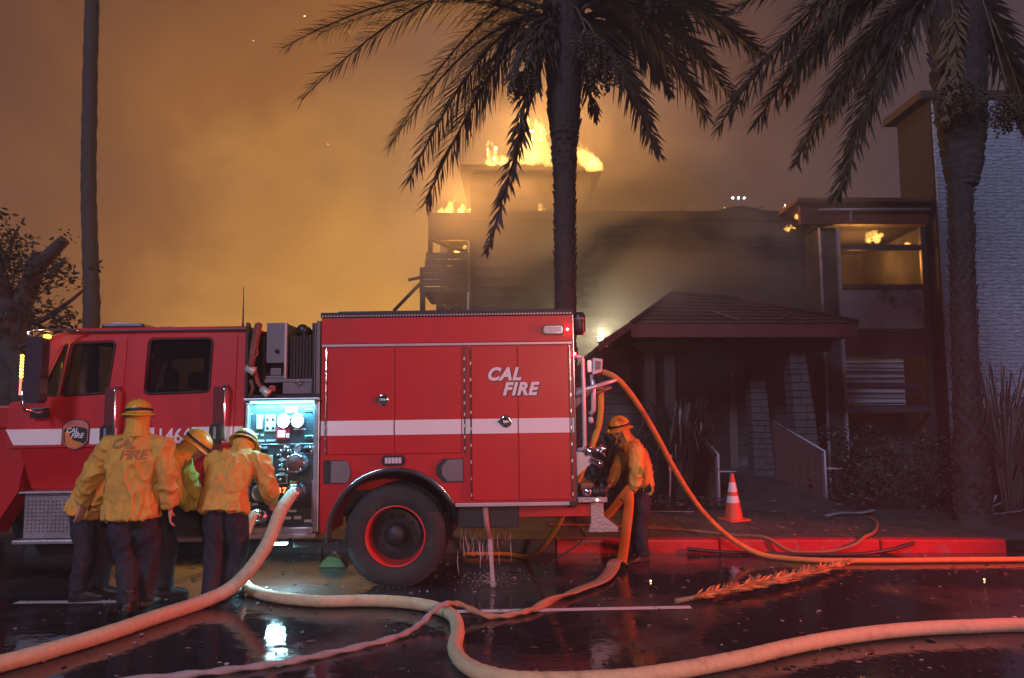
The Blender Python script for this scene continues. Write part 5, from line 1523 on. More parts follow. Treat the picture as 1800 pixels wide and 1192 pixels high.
h, P, B = hose('supply_hose', 'long tan hose curling from the pump outlet round to the front right of the road',
    [(-2.55, 7.56, 0.74), (-2.58, 7.47, 0.72), (-2.64, 7.42, 0.50), (-2.66, 7.42, 0.26), (-2.60, 7.42, 0.085), (-2.45, 7.26, 0.055), (-2.157, 7.044, 0.055), (-1.75, 6.898, 0.055), (-1.343, 6.918, 0.055), (-1.026, 6.877, 0.055), (-0.72, 6.72, 0.055), (-0.50, 6.42, 0.055), (-0.425, 6.0, 0.055), (-0.415, 5.56, 0.055), (-0.33, 5.235, 0.055), (-0.16, 5.01, 0.055), (0.10, 4.90, 0.055), (0.548, 4.92, 0.055), (0.95, 5.02, 0.055), (1.576, 5.318, 0.055), (2.096, 5.62, 0.055), (2.626, 5.86, 0.055), (3.145, 6.02, 0.055), (3.642, 6.10, 0.055), (4.2, 6.14, 0.055), (5.6, 6.1, 0.055)], [0.05, 0.052, 0.054, 0.056, 0.056, 0.056], TAN2, wob=0.002)
coupling(h, B, (-2.555, 7.53, 0.735), (0, 1, 0.1), 0.05)
# hauled, uncharged hose: hangs wide from the hands, lies flat, then twists to a cord
pts = [(1.345, 8.60, 0.90), (1.335, 8.57, 0.80), (1.319, 8.58, 0.60), (1.285, 8.60, 0.33), (1.255, 8.62, 0.12), (1.245, 8.62, 0.06)]
base = Vector((1.25, 8.62, 0)); hr = thing('hauled_hose', 'bright orange empty hose hanging from gloved hands, lying twisted along the road', 'hose', base)
C = catmull(pts, 8)
MB().tube([p - base for p in C], [0.038 + 0.020 * min(1, i / 10) for i in range(len(C))], 14, flat=[0.7 - 0.35 * min(1, i / 10) for i in range(len(C))], up=(0.25, 1, 0)).build('hanging_length', ORANGE, hr)
C = catmull([(1.27, 8.61, 0.055), (1.20, 8.56, 0.10), (1.14, 8.48, 0.09), (1.10, 8.36, 0.045), (0.93, 7.85, 0.035), (0.67, 7.466, 0.035), (0.43, 7.12, 0.03), (0.27, 6.86, 0.035), (0.10, 6.63, 0.03), (-0.194, 6.50, 0.03), (-0.46, 6.56, 0.115), (-0.62, 6.40, 0.13), (-0.74, 6.20, 0.05), (-0.884, 5.94, 0.025), (-1.246, 5.599, 0.022), (-1.584, 5.349, 0.022), (-1.986, 5.165, 0.022), (-2.445, 5.014, 0.022), (-3.2, 4.8, 0.022)], 14)
mb = MB(); rings = []; prev = None
for i, p in enumerate(C):
    t_ = i / (len(C) - 1)
    d = (C[min(i + 1, len(C) - 1)] - C[max(i - 1, 0)]).normalized()
    s_ = Vector((0, 0, 1)).cross(d).normalized(); u_ = d.cross(s_).normalized()
    wide = 0.078 if t_ < 0.2 else (0.078 - (t_ - 0.2) / 0.22 * 0.048 if t_ < 0.42 else 0.028)
    thin = 0.016 if t_ < 0.42 else 0.019
    ang = 0.0 if t_ < 0.3 else (t_ - 0.3) * len(C) * 0.10 if t_ < 0.42 else 0.12 * len(C) * 0.10 + (t_ - 0.42) * len(C) * 0.42
    ring = []
    for k in range(10):
        a = 2 * math.pi * k / 10
        x_, y_ = math.cos(a) * wide, math.sin(a) * thin
        ring.append(mb.bm.verts.new(p - base + s_ * (x_ * math.cos(ang) - y_ * math.sin(ang)) + u_ * (abs(x_ * math.sin(ang) + y_ * math.cos(ang)) if False else (x_ * math.sin(ang) + y_ * math.cos(ang)))))
    rings.append(ring)
for a_, c_ in zip(rings, rings[1:]):
    for k in range(10):
        mb.bm.faces.new((a_[k], a_[(k + 1) % 10], c_[(k + 1) % 10], c_[k])).smooth = True
mb.bm.faces.new(rings[0]); mb.bm.faces.new(rings[-1])
gl_ = mb.build('ground_length', canvas('dull_orange_hose', (0.36, 0.22, 0.12), 0.3), hr)
gl_.data.materials.append(GREYH)
for f_ in gl_.data.polygons:
    if f_.center.x + base.x < -0.55: f_.material_index = 1
C = catmull([(1.345, 8.60, 0.90), (1.28, 8.60, 0.82), (1.17, 8.68, 0.66), (1.07, 8.75, 0.54), (0.96, 8.84, 0.44)], 8)
MB().tube([p - base for p in C], 0.046, 12, flat=0.4, up=(0.2, 1, 0.1)).build('tail_length', ORANGE, hr)
hose('orange_hose', 'slim orange hose arching from the tailboard arm down along the kerb',
    [(0.90, 7.78, 2.16), (0.936, 7.70, 2.176), (1.069, 7.64, 2.112), (1.219, 7.75, 1.975), (1.391, 7.90, 1.758), (1.576, 8.10, 1.494), (1.777, 8.35, 1.191), (2.031, 8.65, 0.847), (2.285, 8.90, 0.557), (2.536, 9.05, 0.328), (2.768, 9.14, 0.165), (3.00, 9.12, 0.06), (3.261, 9.02, 0.033), (3.664, 8.885, 0.033), (4.33, 8.88, 0.033), (5.016, 8.913, 0.033), (6.066, 8.96, 0.033), (7.4, 9.05, 0.033)], 0.032, canvas('arched_orange_hose', (0.58, 0.24, 0.06), 0.12), wob=0.001)
hose('yellow_hose', 'yellow hose hanging behind the tailboard and trailing under it to the kerb',
    [(0.90, 7.72, 2.02), (0.924, 7.72, 1.964), (0.911, 7.74, 1.669), (0.816, 7.76, 1.375), (0.672, 7.80, 1.024), (0.537, 7.92, 0.69), (0.40, 8.25, 0.38), (0.26, 8.75, 0.13), (0.12, 9.15, 0.033), (-0.1, 9.3, 0.033), (-0.6, 9.3, 0.033)], [0.034, 0.034, 0.030, 0.024, 0.022], YELL, wob=0.001)
hose('drain_hose', 'thin brown hose looping off the pavement over the red kerb',
    [(5.50, 11.6, 0.165), (5.32, 11.0, 0.17), (5.02, 10.4, 0.17), (4.74, 9.95, 0.172), (4.50, 9.62, 0.19), (4.28, 9.475, 0.11), (4.00, 9.46, 0.04), (3.70, 9.44, 0.022), (3.45, 9.46, 0.05), (3.20, 9.56, 0.188), (2.9, 9.85, 0.17), (2.5, 10.15, 0.17), (2.1, 10.38, 0.17), (1.5, 10.6, 0.17), (0.5, 10.8, 0.17)], 0.021, canvas('brown_hose', (0.30, 0.14, 0.07), 0.2), wob=0.002)
hose('drain_hose', 'thin dark hose lying along the foot of the red kerb',
    [(5.05, 9.50, 0.135), (4.75, 9.46, 0.06), (4.3, 9.36, 0.022), (3.7, 9.33, 0.022), (3.2, 9.36, 0.022), (2.6, 9.45, 0.03), (2.2, 9.50, 0.06)], 0.022, pm('black_hose', (0.03, 0.02, 0.02), 0.5), wob=0.002)

# ------------------------------------------------------------------ street things
co = thing('traffic_cone', 'red and white traffic cone standing beside the ramp', 'cone', (3.345, 11.37, 0.148), (R(1.5), R(-2), R(20)))
CONE = pm('cone_red', (0.62, 0.085, 0.04), 0.5, var=0.15)
REFL = pm('cone_white', (0.68, 0.64, 0.64), 0.4, var=0.1, wear=(0.4, 0.3, 0.3), wscale=8)
MB().box(-0.18, 0.18, -0.18, 0.18, 0.0, 0.03, 0.012).build('base', CONE, co)
def cr(z): return 0.138 - (0.138 - 0.028) * (z - 0.03) / 0.66
for z0, z1, m_ in ((0.03, 0.27, CONE), (0.27, 0.37, REFL), (0.37, 0.43, CONE), (0.43, 0.57, REFL), (0.57, 0.69, CONE)):
    MB().lathe([(cr(z0), z0), (cr(z1), z1)], 26).build('sleeve' if m_ is CONE else 'reflective_band', m_, co)
MB().lathe([(cr(0.69), 0.69), (0.022, 0.70), (0.014, 0.685), (0.012, 0.5)], 20).build('tip', CONE, co)
ch = thing('wheel_chock', 'green wheel chock on the road under the engine', 'chock', (-2.05, 8.72, 0))
MB().prism([(-0.16, 0.0), (0.16, 0.0), (0.10, 0.11), (-0.05, 0.13), (-0.12, 0.07)], -0.09, 0.09, 0.008).build('wedge', pm('chock_green', (0.05, 0.085, 0.025), 0.5, var=0.2), ch)
MB().tube([(-0.03, 0, 0.12), (0.0, 0, 0.17), (0.05, 0, 0.11)], 0.008, 6).build('handle', STEEL, ch)
sk = thing('marker_stake', 'thin pink topped marker stake beside the spiky plant', 'stake', (2.75, 13.2, 0.05), (0, R(3), 0))
MB().tube([(0, 0, 0), (0.01, 0, 0.5), (0.0, 0, 0.92)], [0.016, 0.015, 0.014], 7).build('rod', pm('stake_wood', (0.35, 0.22, 0.2), 0.6), sk)
MB().box(-0.028, 0.028, -0.012, 0.012, 0.70, 0.98, 0.006).build('reflector', pm('stake_red', (0.62, 0.12, 0.10), 0.4), sk)
STRIP = pm('bent_metal_strip', (0.42, 0.40, 0.44), 0.35, metal=0.5, var=0.25)
for lab, pts, r_ in (('pale bent metal strip lying farthest out on the mulch', [(7.1, 11.75, 0.16), (7.8, 12.0, 0.17), (8.3, 12.15, 0.22), (8.6, 12.2, 0.42)], 0.035),
                     ('long pale metal strip curling up at one end below the shrubs', [(7.2, 12.25, 0.15), (7.9, 12.5, 0.20), (8.5, 12.7, 0.36), (9.1, 12.9, 0.62)], 0.03),
                     ('short pale metal strip kinked beside the longer ones', [(7.0, 12.1, 0.14), (7.5, 12.3, 0.19), (7.9, 12.45, 0.24), (8.05, 12.5, 0.40)], 0.022),
                     ('white sliver of trim lying flat on the pavement edge', [(2.0, 12.2, 0.168), (2.5, 12.25, 0.165), (2.95, 12.2, 0.168)], 0.02),
                     ('crumpled grey sheet offcut at the end of the thin brown hose', [(4.9, 11.75, 0.165), (5.2, 11.85, 0.20), (5.5, 11.9, 0.19), (5.75, 12.0, 0.22)], 0.06)):
    base = Vector((pts[0][0], pts[0][1], 0))
    o = MB().tube([p - base for p in catmull(pts, 5)], r_, 8, flat=0.25).build('metal_strip', STRIP)
    o.location = base
    tag(o, lab, 'scrap')

# water pouring from the drain and the splash under it
def water_mat():
    m = bpy.data.materials.new('falling_water'); m.use_nodes = True
    t = m.node_tree; p = t.nodes['Principled BSDF']
    p.inputs['Base Color'].default_value = (0.75, 0.72, 0.72, 1); p.inputs['Roughness'].default_value = 0.12
    tr_ = N(t, 'ShaderNodeBsdfTransparent'); ms = N(t, 'ShaderNodeMixShader'); ms.inputs[0].default_value = 0.30
    t.links.new(tr_.outputs[0], ms.inputs[1]); t.links.new(p.outputs[0], ms.inputs[2]); t.links.new(ms.outputs[0], t.nodes['Material Output'].inputs['Surface'])
    return m
WATER = water_mat()
rw = random.Random(5)
mb = MB()
for k in range(46):
    x = rw.uniform(-0.56, 0.0); y = rw.uniform(7.75, 8.35); z0 = rw.uniform(0.3, 0.56)
    seg = rw.uniform(0.03, 0.24)
    zt = z0; zb = max(0.01, z0 - seg)
    mb.tube([(x, y, zt), (x + rw.uniform(-0.01, 0.01), y, (zt + zb) / 2), (x + rw.uniform(-0.02, 0.02), y, zb)], [0.0015, 0.0045, 0.003], 5)
mb.tube([(-0.225, 7.66, 0.50), (-0.215, 7.66, 0.36), (-0.20, 7.66, 0.16), (-0.19, 7.66, 0.01)], [0.024, 0.026, 0.02, 0.03], 8)
for k in range(240):
    a = rw.uniform(0, 2 * math.pi); r_ = abs(rw.gauss(0, 0.24)); z = abs(rw.gauss(0, 0.06)) + 0.006
    c_ = (-0.25 + math.cos(a) * r_, 7.85 + math.sin(a) * r_ * 0.9, z)
    s_ = rw.uniform(0.002, 0.006)
    mb.tube([(c_[0], c_[1], c_[2] - s_), c_, (c_[0], c_[1], c_[2] + s_)], [s_ * 0.3, s_, s_ * 0.3], 5)
tag(mb.build('water_spray', WATER), 'water pouring from under the engine and splashing up', 'water', kind='stuff')
# litter: ash flakes, leaf scraps, bark chips
def scatter(name, mat, label, n, box, size, seed, zbase=0.004, thick=0.004):
    r_ = random.Random(seed); m = MB()
    for k in range(n):
        x = r_.uniform(box[0], box[1]); y = r_.uniform(box[2], box[3]); s = r_.uniform(*size)
        a = r_.uniform(0, 6.28); q = r_.uniform(0.25, 0.8)
        z = zbase + r_.uniform(0, thick)
        e = r_.uniform(0, s * 0.5)
        ca, sa = math.cos(a), math.sin(a)
        c4 = [(-s, -s * q), (s * r_.uniform(0.6, 1.2), -s * q * r_.uniform(0.5, 1)), (s, s * q), (-s * r_.uniform(0.5, 1), s * q)]
        top = [m.bm.verts.new((x + ca * u - sa * w_, y + sa * u + ca * w_, z + (e if i > 1 else 0.003))) for i, (u, w_) in enumerate(c4)]
        bot = [m.bm.verts.new((v.co.x, v.co.y, v.co.z - 0.003)) for v in top]
        m.bm.faces.new(top); m.bm.faces.new(bot[::-1])
        for i in range(4):
            m.bm.faces.new((top[i], bot[i], bot[(i + 1) % 4], top[(i + 1) % 4]))
    o = m.build(name, mat)
    tag(o, label, 'litter', kind='stuff')
scatter('ash_litter', pm('ash_flake', (0.30, 0.27, 0.26), 0.8, var=0.4, vscale=30), 'pale ash and paper scraps strewn over the road', 260, (-4.2, 6.4, 4.6, 9.4), (0.006, 0.022), 1)
scatter('bark_litter', pm('bark_chip', (0.05, 0.03, 0.02), 0.8, var=0.4, vscale=30), 'dark bark chips and leaves on the wet road', 420, (-4.2, 6.4, 4.6, 9.4), (0.008, 0.035), 2)
scatter('bark_litter', pm('bark_chip', (0.05, 0.03, 0.02), 0.8), 'bark chips lying along the foot of the big front hose', 110, (0.9, 3.6, 4.9, 5.9), (0.006, 0.022), 9)
scatter('leaf_litter', pm('dry_leaf', (0.22, 0.13, 0.07), 0.8, var=0.4, vscale=30), 'dry leaf litter over the pavement', 260, (0.6, 6.0, 9.8, 12.5), (0.01, 0.035), 3, 0.15)
scatter('leaf_litter', pm('dry_leaf', (0.22, 0.13, 0.07), 0.8), 'dry leaf litter over the mulch', 420, (0.8, 11, 12.7, 15.5), (0.015, 0.05), 4, 0.17, 0.05)

# ------------------------------------------------------------------ plants
BARK = pm('palm_bark', (0.060, 0.042, 0.037), 0.9, var=0.4, vscale=7, bump=0.9, bscale=22)
FROND = pm('palm_frond_green', (0.060, 0.038, 0.022), 0.6, var=0.35, vscale=3)
DRYF = pm('palm_frond_dry', (0.16, 0.085, 0.035), 0.7, var=0.35, vscale=4)
LEAF = pm('dark_leaf', (0.018, 0.022, 0.013), 0.5, var=0.45, vscale=4)
TWIG = pm('gnarled_bark', (0.055, 0.036, 0.033), 0.9, var=0.4, vscale=5, bump=1.0, bscale=14)
DATE = pm('date_fruit', (0.09, 0.045, 0.02), 0.5, var=0.4, vscale=10)
def frond_bm(P0, P1, P2, rng, leaf=0.55, pairs=52, droop=0.5, width=0.036, start=0.10):
    m = MB()
    P0, P1, P2 = Vector(P0), Vector(P1), Vector(P2)
    def bez(t): return P0 * (1 - t) ** 2 + P1 * 2 * t * (1 - t) + P2 * t * t
    def tan(t): return ((P1 - P0) * 2 * (1 - t) + (P2 - P1) * 2 * t).normalized()
    L = (P1 - P0).length + (P2 - P1).length
    m.tube([bez(i / 14) for i in range(15)], [0.030 * (1 - i / 15.5) * min(1.3, L / 3) + 0.003 for i in range(15)], 5)
    for i in range(pairs):
        t = start + (1 - start) * (i + rng.uniform(-0.3, 0.3)) / pairs
        t = min(max(t, 0.02), 0.995)
        p = bez(t); d = tan(t)
        side = d.cross(Vector((0, 0, 1)))
        if side.length < 0.05: side = Vector((1, 0, 0))
        side.normalize()
        upv = side.cross(d).normalized()
        ll = leaf * (0.35 + 0.65 * math.sin(math.pi * min(1.0, 0.15 + t * 0.86))) * rng.uniform(0.75, 1.15)
        for s in (-1, 1):
            if rng.random() < 0.05: continue
            ph = R(rng.choice((-48, 12, 58)) + rng.uniform(-14, 14))
            v = (d * rng.uniform(0.75, 1.05) + (side * s * math.cos(ph) + upv * math.sin(ph)) * rng.uniform(0.5, 0.75)).normalized()
            dn = Vector((0, 0, -1)) * droop * rng.uniform(0.6, 1.3)
            q1 = p + v * ll * 0.5 + dn * ll * 0.10
            q2 = p + v * ll * 0.95 + dn * ll * 0.42
            wv = v.cross(upv).normalized() * width * 0.5 + upv * width * 0.25
            a0, a1 = m.bm.verts.new(p - wv * 0.6), m.bm.verts.new(p + wv * 0.6)
            b0, b1 = m.bm.verts.new(q1 - wv), m.bm.verts.new(q1 + wv)
            c0 = m.bm.verts.new(q2)
            m.bm.faces.new((a0, a1, b1, b0)); m.bm.faces.new((b0, b1, c0))
    return m
def trunk(parent, pts, rads, mat, boots=None, rng=None):
    P = catmull(pts, 26)
    m = len(P) - 1
    mb = MB(); rings = []
    n = 26
    for i, p in enumerate(P):
        u = i / m * (len(rads) - 1); k = min(int(u), len(rads) - 2)
        r_ = rads[k] + (rads[k + 1] - rads[k]) * (u - k)
        rings.append([mb.bm.verts.new(p + Vector((math.cos(2 * math.pi * j / n), math.sin(2 * math.pi * j / n), 0)) * r_ * (1 + 0.05 * math.sin(i * 1.9 + 0.6 * math.sin(j * 0.9)) + 0.10 * noise.noise(Vector((j * 0.8, i * 0.45, 3))))) for j in range(n)])
    for a, c in zip(rings, rings[1:]):
        for j in range(n):
            mb.bm.faces.new((a[j], a[(j + 1) % n], c[(j + 1) % n], c[j])).smooth = True
    tk = mb.build('trunk', mat, parent)
    if boots:
        z0, z1, dz, per, ln, lift = boots
        mb = MB()
        i = 0; z = z0
        def at_(z_):
            for a, c in zip(P, P[1:]):
                if a.z <= z_ <= c.z:
                    t = (z_ - a.z) / max(1e-6, c.z - a.z); return a.lerp(c, t), None
            return P[-1], None
        def rad_(z_):
            zz = (z_ - P[0].z) / (P[-1].z - P[0].z) * (len(rads) - 1); k = min(max(int(zz), 0), len(rads) - 2); return rads[k] + (rads[k + 1] - rads[k]) * (zz - k)
        while z < z1:
            for j in range(per):
                a = 2 * math.pi * (j + 0.5 * (i % 2)) / per + rng.uniform(-0.12, 0.12)
                c, _ = at_(z); r_ = rad_(z)
                o_ = Vector((math.cos(a), math.sin(a), 0)); s_ = Vector((-o_.y, o_.x, 0)) * (math.pi * r_ / per * 0.85)
                l_ = ln * rng.uniform(0.7, 1.3); f_ = lift * rng.uniform(0.5, 1.5)
                p = c + o_ * (r_ * 0.97)
                vs_ = [mb.bm.verts.new(x) for x in (p - s_, p + s_, p + s_ * 0.55 + o_ * f_ + Vector((0, 0, l_)), p - s_ * 0.55 + o_ * f_ + Vector((0, 0, l_)), p - o_ * 0.03 + Vector((0, 0, l_ * 0.9)))]
                mb.bm.faces.new((vs_[0], vs_[1], vs_[2], vs_[3])); mb.bm.faces.new((vs_[3], vs_[2], vs_[4])); mb.bm.faces.new((vs_[0], vs_[3], vs_[4])); mb.bm.faces.new((vs_[1], vs_[4], vs_[2]))
            z += dz; i += 1
        o = mb.build('leaf_boots', mat, tk); tag(o, kind='stuff')
    return tk
def dates(parent, start, c, r, rng, drop=0.5):
    m = MB()
    start, c = Vector(start), Vector(c)
    m.tube(catmull([start, start.lerp(c, 0.45) + Vector((0, 0, 0.25)), c + Vector((0, 0, r * 0.9))], 6), 0.022, 6)
    for k in range(46):
        v = Vector((rng.gauss(0, 0.5), rng.gauss(0, 0.5), 0))
        if v.length > 1: v.normalize()
        tip = c + Vector((v.x * r, v.y * r, -r * rng.uniform(0.3, 1.0)))
        top = c + Vector((0, 0, r * 0.9)); mid = c + Vector((v.x * r * 0.9, v.y * r * 0.9, r * 0.2))
        line = catmull([top, mid, tip], 5)
        m.tube(line, 0.004, 3, cap=False)
        for p in line[2:]:
            for q in range(2):
                t = bmesh.new(); bmesh.ops.create_icosphere(t, subdivisions=1, radius=rng.uniform(0.014, 0.024))
                m.merge(t, Matrix.Translation(p + Vector((rng.uniform(-0.03, 0.03), rng.uniform(-0.03, 0.03), rng.uniform(-0.03, 0.03)))))
    m.build('date_bunch', DATE, parent)

rp_ = random.Random(21)
# date palm behind the engine
pc = thing('date_palm', 'date palm rising behind the engine with hanging date bunches', 'palm tree', (0.88, 12, 0.1))
B0 = Vector((0.88, 12, 0.1))
trunk(pc, [(0.02, 0, 0), (0.0, 0, 2.5), (-0.005, 0, 5.0), (0.0, 0, 7.2), (0.0, 0, 9.0)], [0.20, 0.172, 0.165, 0.17, 0.27, 0.33], BARK, (0.3, 6.6, 0.105, 9, 0.12, 0.032), rp_)
trunk(pc, [(0, 0, 6.3), (0, 0, 7.3), (0, 0, 8.7)], [0.23, 0.29, 0.33], BARK, (6.35, 8.7, 0.11, 9, 0.24, 0.05), rp_)
CR = Vector((0.88, 12, 8.75))
def add_frond(palm, base, origin, tip, rise, mat=FROND, **kw):
    s = Vector(origin); e = Vector(tip)
    c = s.lerp(e, 0.42) + Vector((0, 0, rise))
    m = frond_bm(s - base, c - base, e - base, rp_, **kw)
    m.build('frond', mat, palm)
# fronds that show: tip, rise of the arch
for tip, rise, lf in (((-3.816, 11.7, 7.768), 1.15, 0.50), ((-3.343, 11.3, 6.71), 1.55, 0.52), ((-2.152, 12.6, 6.45), 1.5, 0.46), ((-2.111, 12.2, 6.23), 1.35, 0.46),
                      ((-1.622, 11.4, 5.443), 1.5, 0.50), ((-1.389, 11.6, 5.104), 1.3, 0.50), ((-3.457, 12.6, 8.497), 1.0, 0.50),
                      ((2.558, 12.5, 6.238), 1.25, 0.42), ((3.146, 11.6, 6.554), 1.55, 0.52), ((4.27, 12.2, 7.922), 1.3, 0.50), ((3.491, 11.2, 6.62), 1.7, 0.50), ((2.9, 13.0, 7.6), 1.2, 0.45)):
    st = CR + Vector(((tip[0] - CR.x) * 0.05, (tip[1] - 12) * 0.10, rp_.uniform(-0.35, 0.15)))
    add_frond(pc, B0, st, tip, rise, leaf=lf * 1.6, pairs=190)
for tip, rise in (((-0.05, 11.2, 6.9), 0.9), ((0.25, 12.7, 7.2), 0.7), ((1.5, 12.8, 7.0), 0.7), ((0.0, 11.3, 6.0), 0.8), ((0.30, 11.25, 7.3), 0.7), ((-0.6, 11.6, 6.9), 1.2), ((1.1, 12.6, 7.02), 0.6)):
    add_frond(pc, B0, CR + Vector((rp_.uniform(-0.15, 0.15), rp_.uniform(-0.2, 0.1), -0.3)), tip, rise, leaf=0.55, pairs=70)
add_frond(pc, B0, (0.62, 11.75, 8.3), (-0.40, 11.0, 4.16), -0.4, leaf=0.40, pairs=64, start=0.42)
for k in range(16):
    a = 2 * math.pi * k / 16 + 0.2
    L = rp_.uniform(2.6, 3.6)
    add_frond(pc, B0, CR + Vector((math.cos(a) * 0.1, math.sin(a) * 0.1, 0.15)), CR + Vector((math.cos(a) * L, math.sin(a) * L, rp_.uniform(0.5, 2.2))), rp_.uniform(0.8, 1.5), leaf=0.5, pairs=44)
dates(pc, (-0.1, -0.2, 8.4), (-0.68, -0.5, 6.95), 0.26, rp_)
dates(pc, (0.2, -0.25, 8.3), (0.62, -0.4, 7.25), 0.36, rp_)
dates(pc, (0.3, -0.1, 8.5), (1.42, -0.4, 8.30), 0.30, rp_)
dates(pc, (0.1, -0.3, 8.4), (0.33, -0.5, 7.6), 0.28, rp_)
# date palm in front of the masonry tower
B1 = Vector((6.80, 11, 0.1))
pr_ = thing('date_palm', 'stouter date palm with a scaly trunk before the masonry tower', 'palm tree', tuple(B1))
trunk(pr_, [(-0.06, 0, 0), (-0.05, 0, 2.0), (0.02, 0, 4.4), (0.10, 0, 6.6), (0.14, 0, 8.4)], [0.24, 0.20, 0.165, 0.155, 0.16, 0.18, 0.30, 0.36], BARK, (0.2, 5.4, 0.095, 9, 0.11, 0.036), rp_)
trunk(pr_, [(0.09, 0, 5.1), (0.13, 0, 6.1), (0.16, 0, 8.2)], [0.20, 0.34, 0.38], BARK, (5.15, 8.0, 0.10, 10, 0.28, 0.07), rp_)
CR1 = Vector((6.98, 11, 8.55))
for tip, rise, lf in (((3.052, 10.5, 5.95), 1.75, 0.55), ((3.735, 10.9, 6.173), 1.6, 0.52), ((4.318, 10.9, 5.52), 1.4, 0.44), ((4.855, 10.8, 4.985), 1.2, 0.46), ((4.3, 11.2, 6.713), 1.4, 0.5), ((5.003, 11.4, 6.4), 1.1, 0.46), ((3.476, 11.3, 8.184), 1.0, 0.5), ((7.9, 10.6, 5.5), 0.6, 0.42)):
    st = CR1 + Vector(((tip[0] - CR1.x) * 0.06, (tip[1] - 11) * 0.1, rp_.uniform(-0.4, 0.1)))
    add_frond(pr_, B1, st, tip, rise, leaf=lf * 1.6, pairs=190)
for k in range(15):
    a = 2 * math.pi * k / 15 + 0.1
    L = rp_.uniform(2.4, 3.4)
    add_frond(pr_, B1, CR1 + Vector((math.cos(a) * 0.1, math.sin(a) * 0.1, 0.15)), CR1 + Vector((math.cos(a) * L, math.sin(a) * L, rp_.uniform(0.2, 2.0))), rp_.uniform(0.8, 1.5), leaf=0.5, pairs=40)
for tip, rise in (((6.35, 10.5, 6.0), 0.5), ((7.5, 10.4, 6.1), 0.5), ((6.5, 10.4, 6.4), 0.5), ((7.7, 10.8, 6.6), 0.6)):
    add_frond(pr_, B1, CR1 + Vector((rp_.uniform(-0.2, 0.2), -0.2, -0.4)), tip, rise, mat=DRYF, leaf=0.35, pairs=36)
dates(pr_, (-0.1, -0.3, 8.2), (-0.18, -0.45, 6.3), 0.34, rp_)
dates(pr_, (0.3, -0.3, 8.2), (0.60, -0.4, 6.1), 0.32, rp_)
# tall bare palm far behind the cab
B2 = Vector((-12.55, 22, 0))
pl_ = thing('fan_palm', 'very tall slim palm trunk far behind the cab', 'palm tree', tuple(B2))
trunk(pl_, [(0, 0, 0), (-0.05, 0, 4.4), (-0.40, 0, 9), (-0.62, 0, 14.66), (-0.75, 0, 19.0)], [0.28, 0.24, 0.22, 0.21, 0.20, 0.19], BARK)
for k in range(14):
    a = 2 * math.pi * k / 14
    s = B2 + Vector((-0.75, 0, 18.9))
    add_frond(pl_, B2, s, s + Vector((math.cos(a) * 1.5, math.sin(a) * 1.5, rp_.uniform(-0.6, 0.5))), 0.5, leaf=0.5, pairs=22)

def leaves(m, centre, rad, count, size, rng, flat=0.8):
    for k in range(count):
        while True:
            v = Vector((rng.uniform(-1, 1), rng.uniform(-1, 1), rng.uniform(-1, 1)))
            if v.length <= 1: break
        p = Vector(centre) + Vector((v.x * rad[0], v.y * rad[1], v.z * rad[2]))
        d = Vector((rng.gauss(0, 1), rng.gauss(0, 1), rng.gauss(0, 0.6))).normalized()
        w_ = d.cross(Vector((rng.gauss(0, 1), rng.gauss(0, 1), rng.gauss(0, 1)))).normalized()
        s = size * rng.uniform(0.6, 1.3)
        a, b_, c, e = p, p + d * s * 0.5 + w_ * s * 0.22, p + d * s, p + d * s * 0.5 - w_ * s * 0.22
        m.bm.faces.new([m.bm.verts.new(x) for x in (a, b_, c, e)])
# gnarled tree by the cab
B3 = Vector((-9.5, 14, 0))
tg = thing('gnarled_tree', 'gnarled tree with a sawn limb and loose leaves beyond the mirror', 'tree', tuple(B3))
mb = MB(); mb.tube(catmull([(0.0, 0, 0), (-0.05, 0, 1.2), (0.05, 0.1, 2.2), (-0.05, 0, 3.2), (0.0, 0, 3.9)], 8), [0.52 - 0.008 * i for i in range(33)], 14)
for v in mb.bm.verts: v.co += Vector((noise.noise(v.co * 3), noise.noise(v.co * 3 + Vector((5, 0, 0))), 0)) * 0.16
mb.build('trunk', TWIG, tg)
for pts, r0, r1 in (([(0.0, 0, 3.4), (0.25, 0, 4.2), (0.55, -0.1, 4.65), (0.95, -0.1, 5.05)], 0.22, 0.10), ([(0.22, 0, 4.2), (0.30, 0, 4.6), (0.36, 0.0, 4.85)], 0.10, 0.06), ([(0.0, 0, 3.3), (0.1, -0.2, 2.9), (0.45, -0.35, 2.5), (0.5, -0.4, 1.9)], 0.20, 0.16),
                    ([(-0.1, 0, 3.6), (-0.4, 0, 4.6), (-0.6, 0, 5.6)], 0.20, 0.06), ([(0.1, 0, 3.4), (0.5, 0.2, 3.6), (0.9, 0.2, 3.9), (1.2, 0.2, 4.2)], 0.07, 0.02), ([(0.05, -0.1, 2.9), (0.5, -0.2, 3.1), (0.9, -0.2, 3.2)], 0.06, 0.015),
                    ([(-0.3, 0, 4.4), (0.0, -0.2, 5.0), (0.2, -0.3, 5.3)], 0.06, 0.015), ([(0.0, 0, 3.8), (-0.2, -0.5, 4.4), (-0.3, -0.6, 5.0)], 0.10, 0.03)):
    C = catmull(pts, 6)
    MB().tube([p + Vector((noise.noise(p * 2.5), 0, noise.noise(p * 2.5 + Vector((4, 0, 0))))) * 0.05 for p in C], [r0 + (r1 - r0) * i / (len(C) - 1) for i in range(len(C))], 9).build('branch', TWIG, tg)
rl_ = random.Random(8)
mb = MB()
for k in range(70):
    c = (rl_.uniform(-1.6, 1.05), rl_.uniform(-0.8, 0.8), rl_.uniform(2.9, 5.4))
    if c[0] > 0.3 and c[2] > 4.7: c = (c[0] - 0.9, c[1], c[2])
    leaves(mb, c, (0.30, 0.30, 0.22), rl_.randint(22, 60), 0.13, rl_)
    mb.tube([(c[0] * 0.5, c[1] * 0.5, c[2] - 0.3), c], [0.012, 0.004], 4)
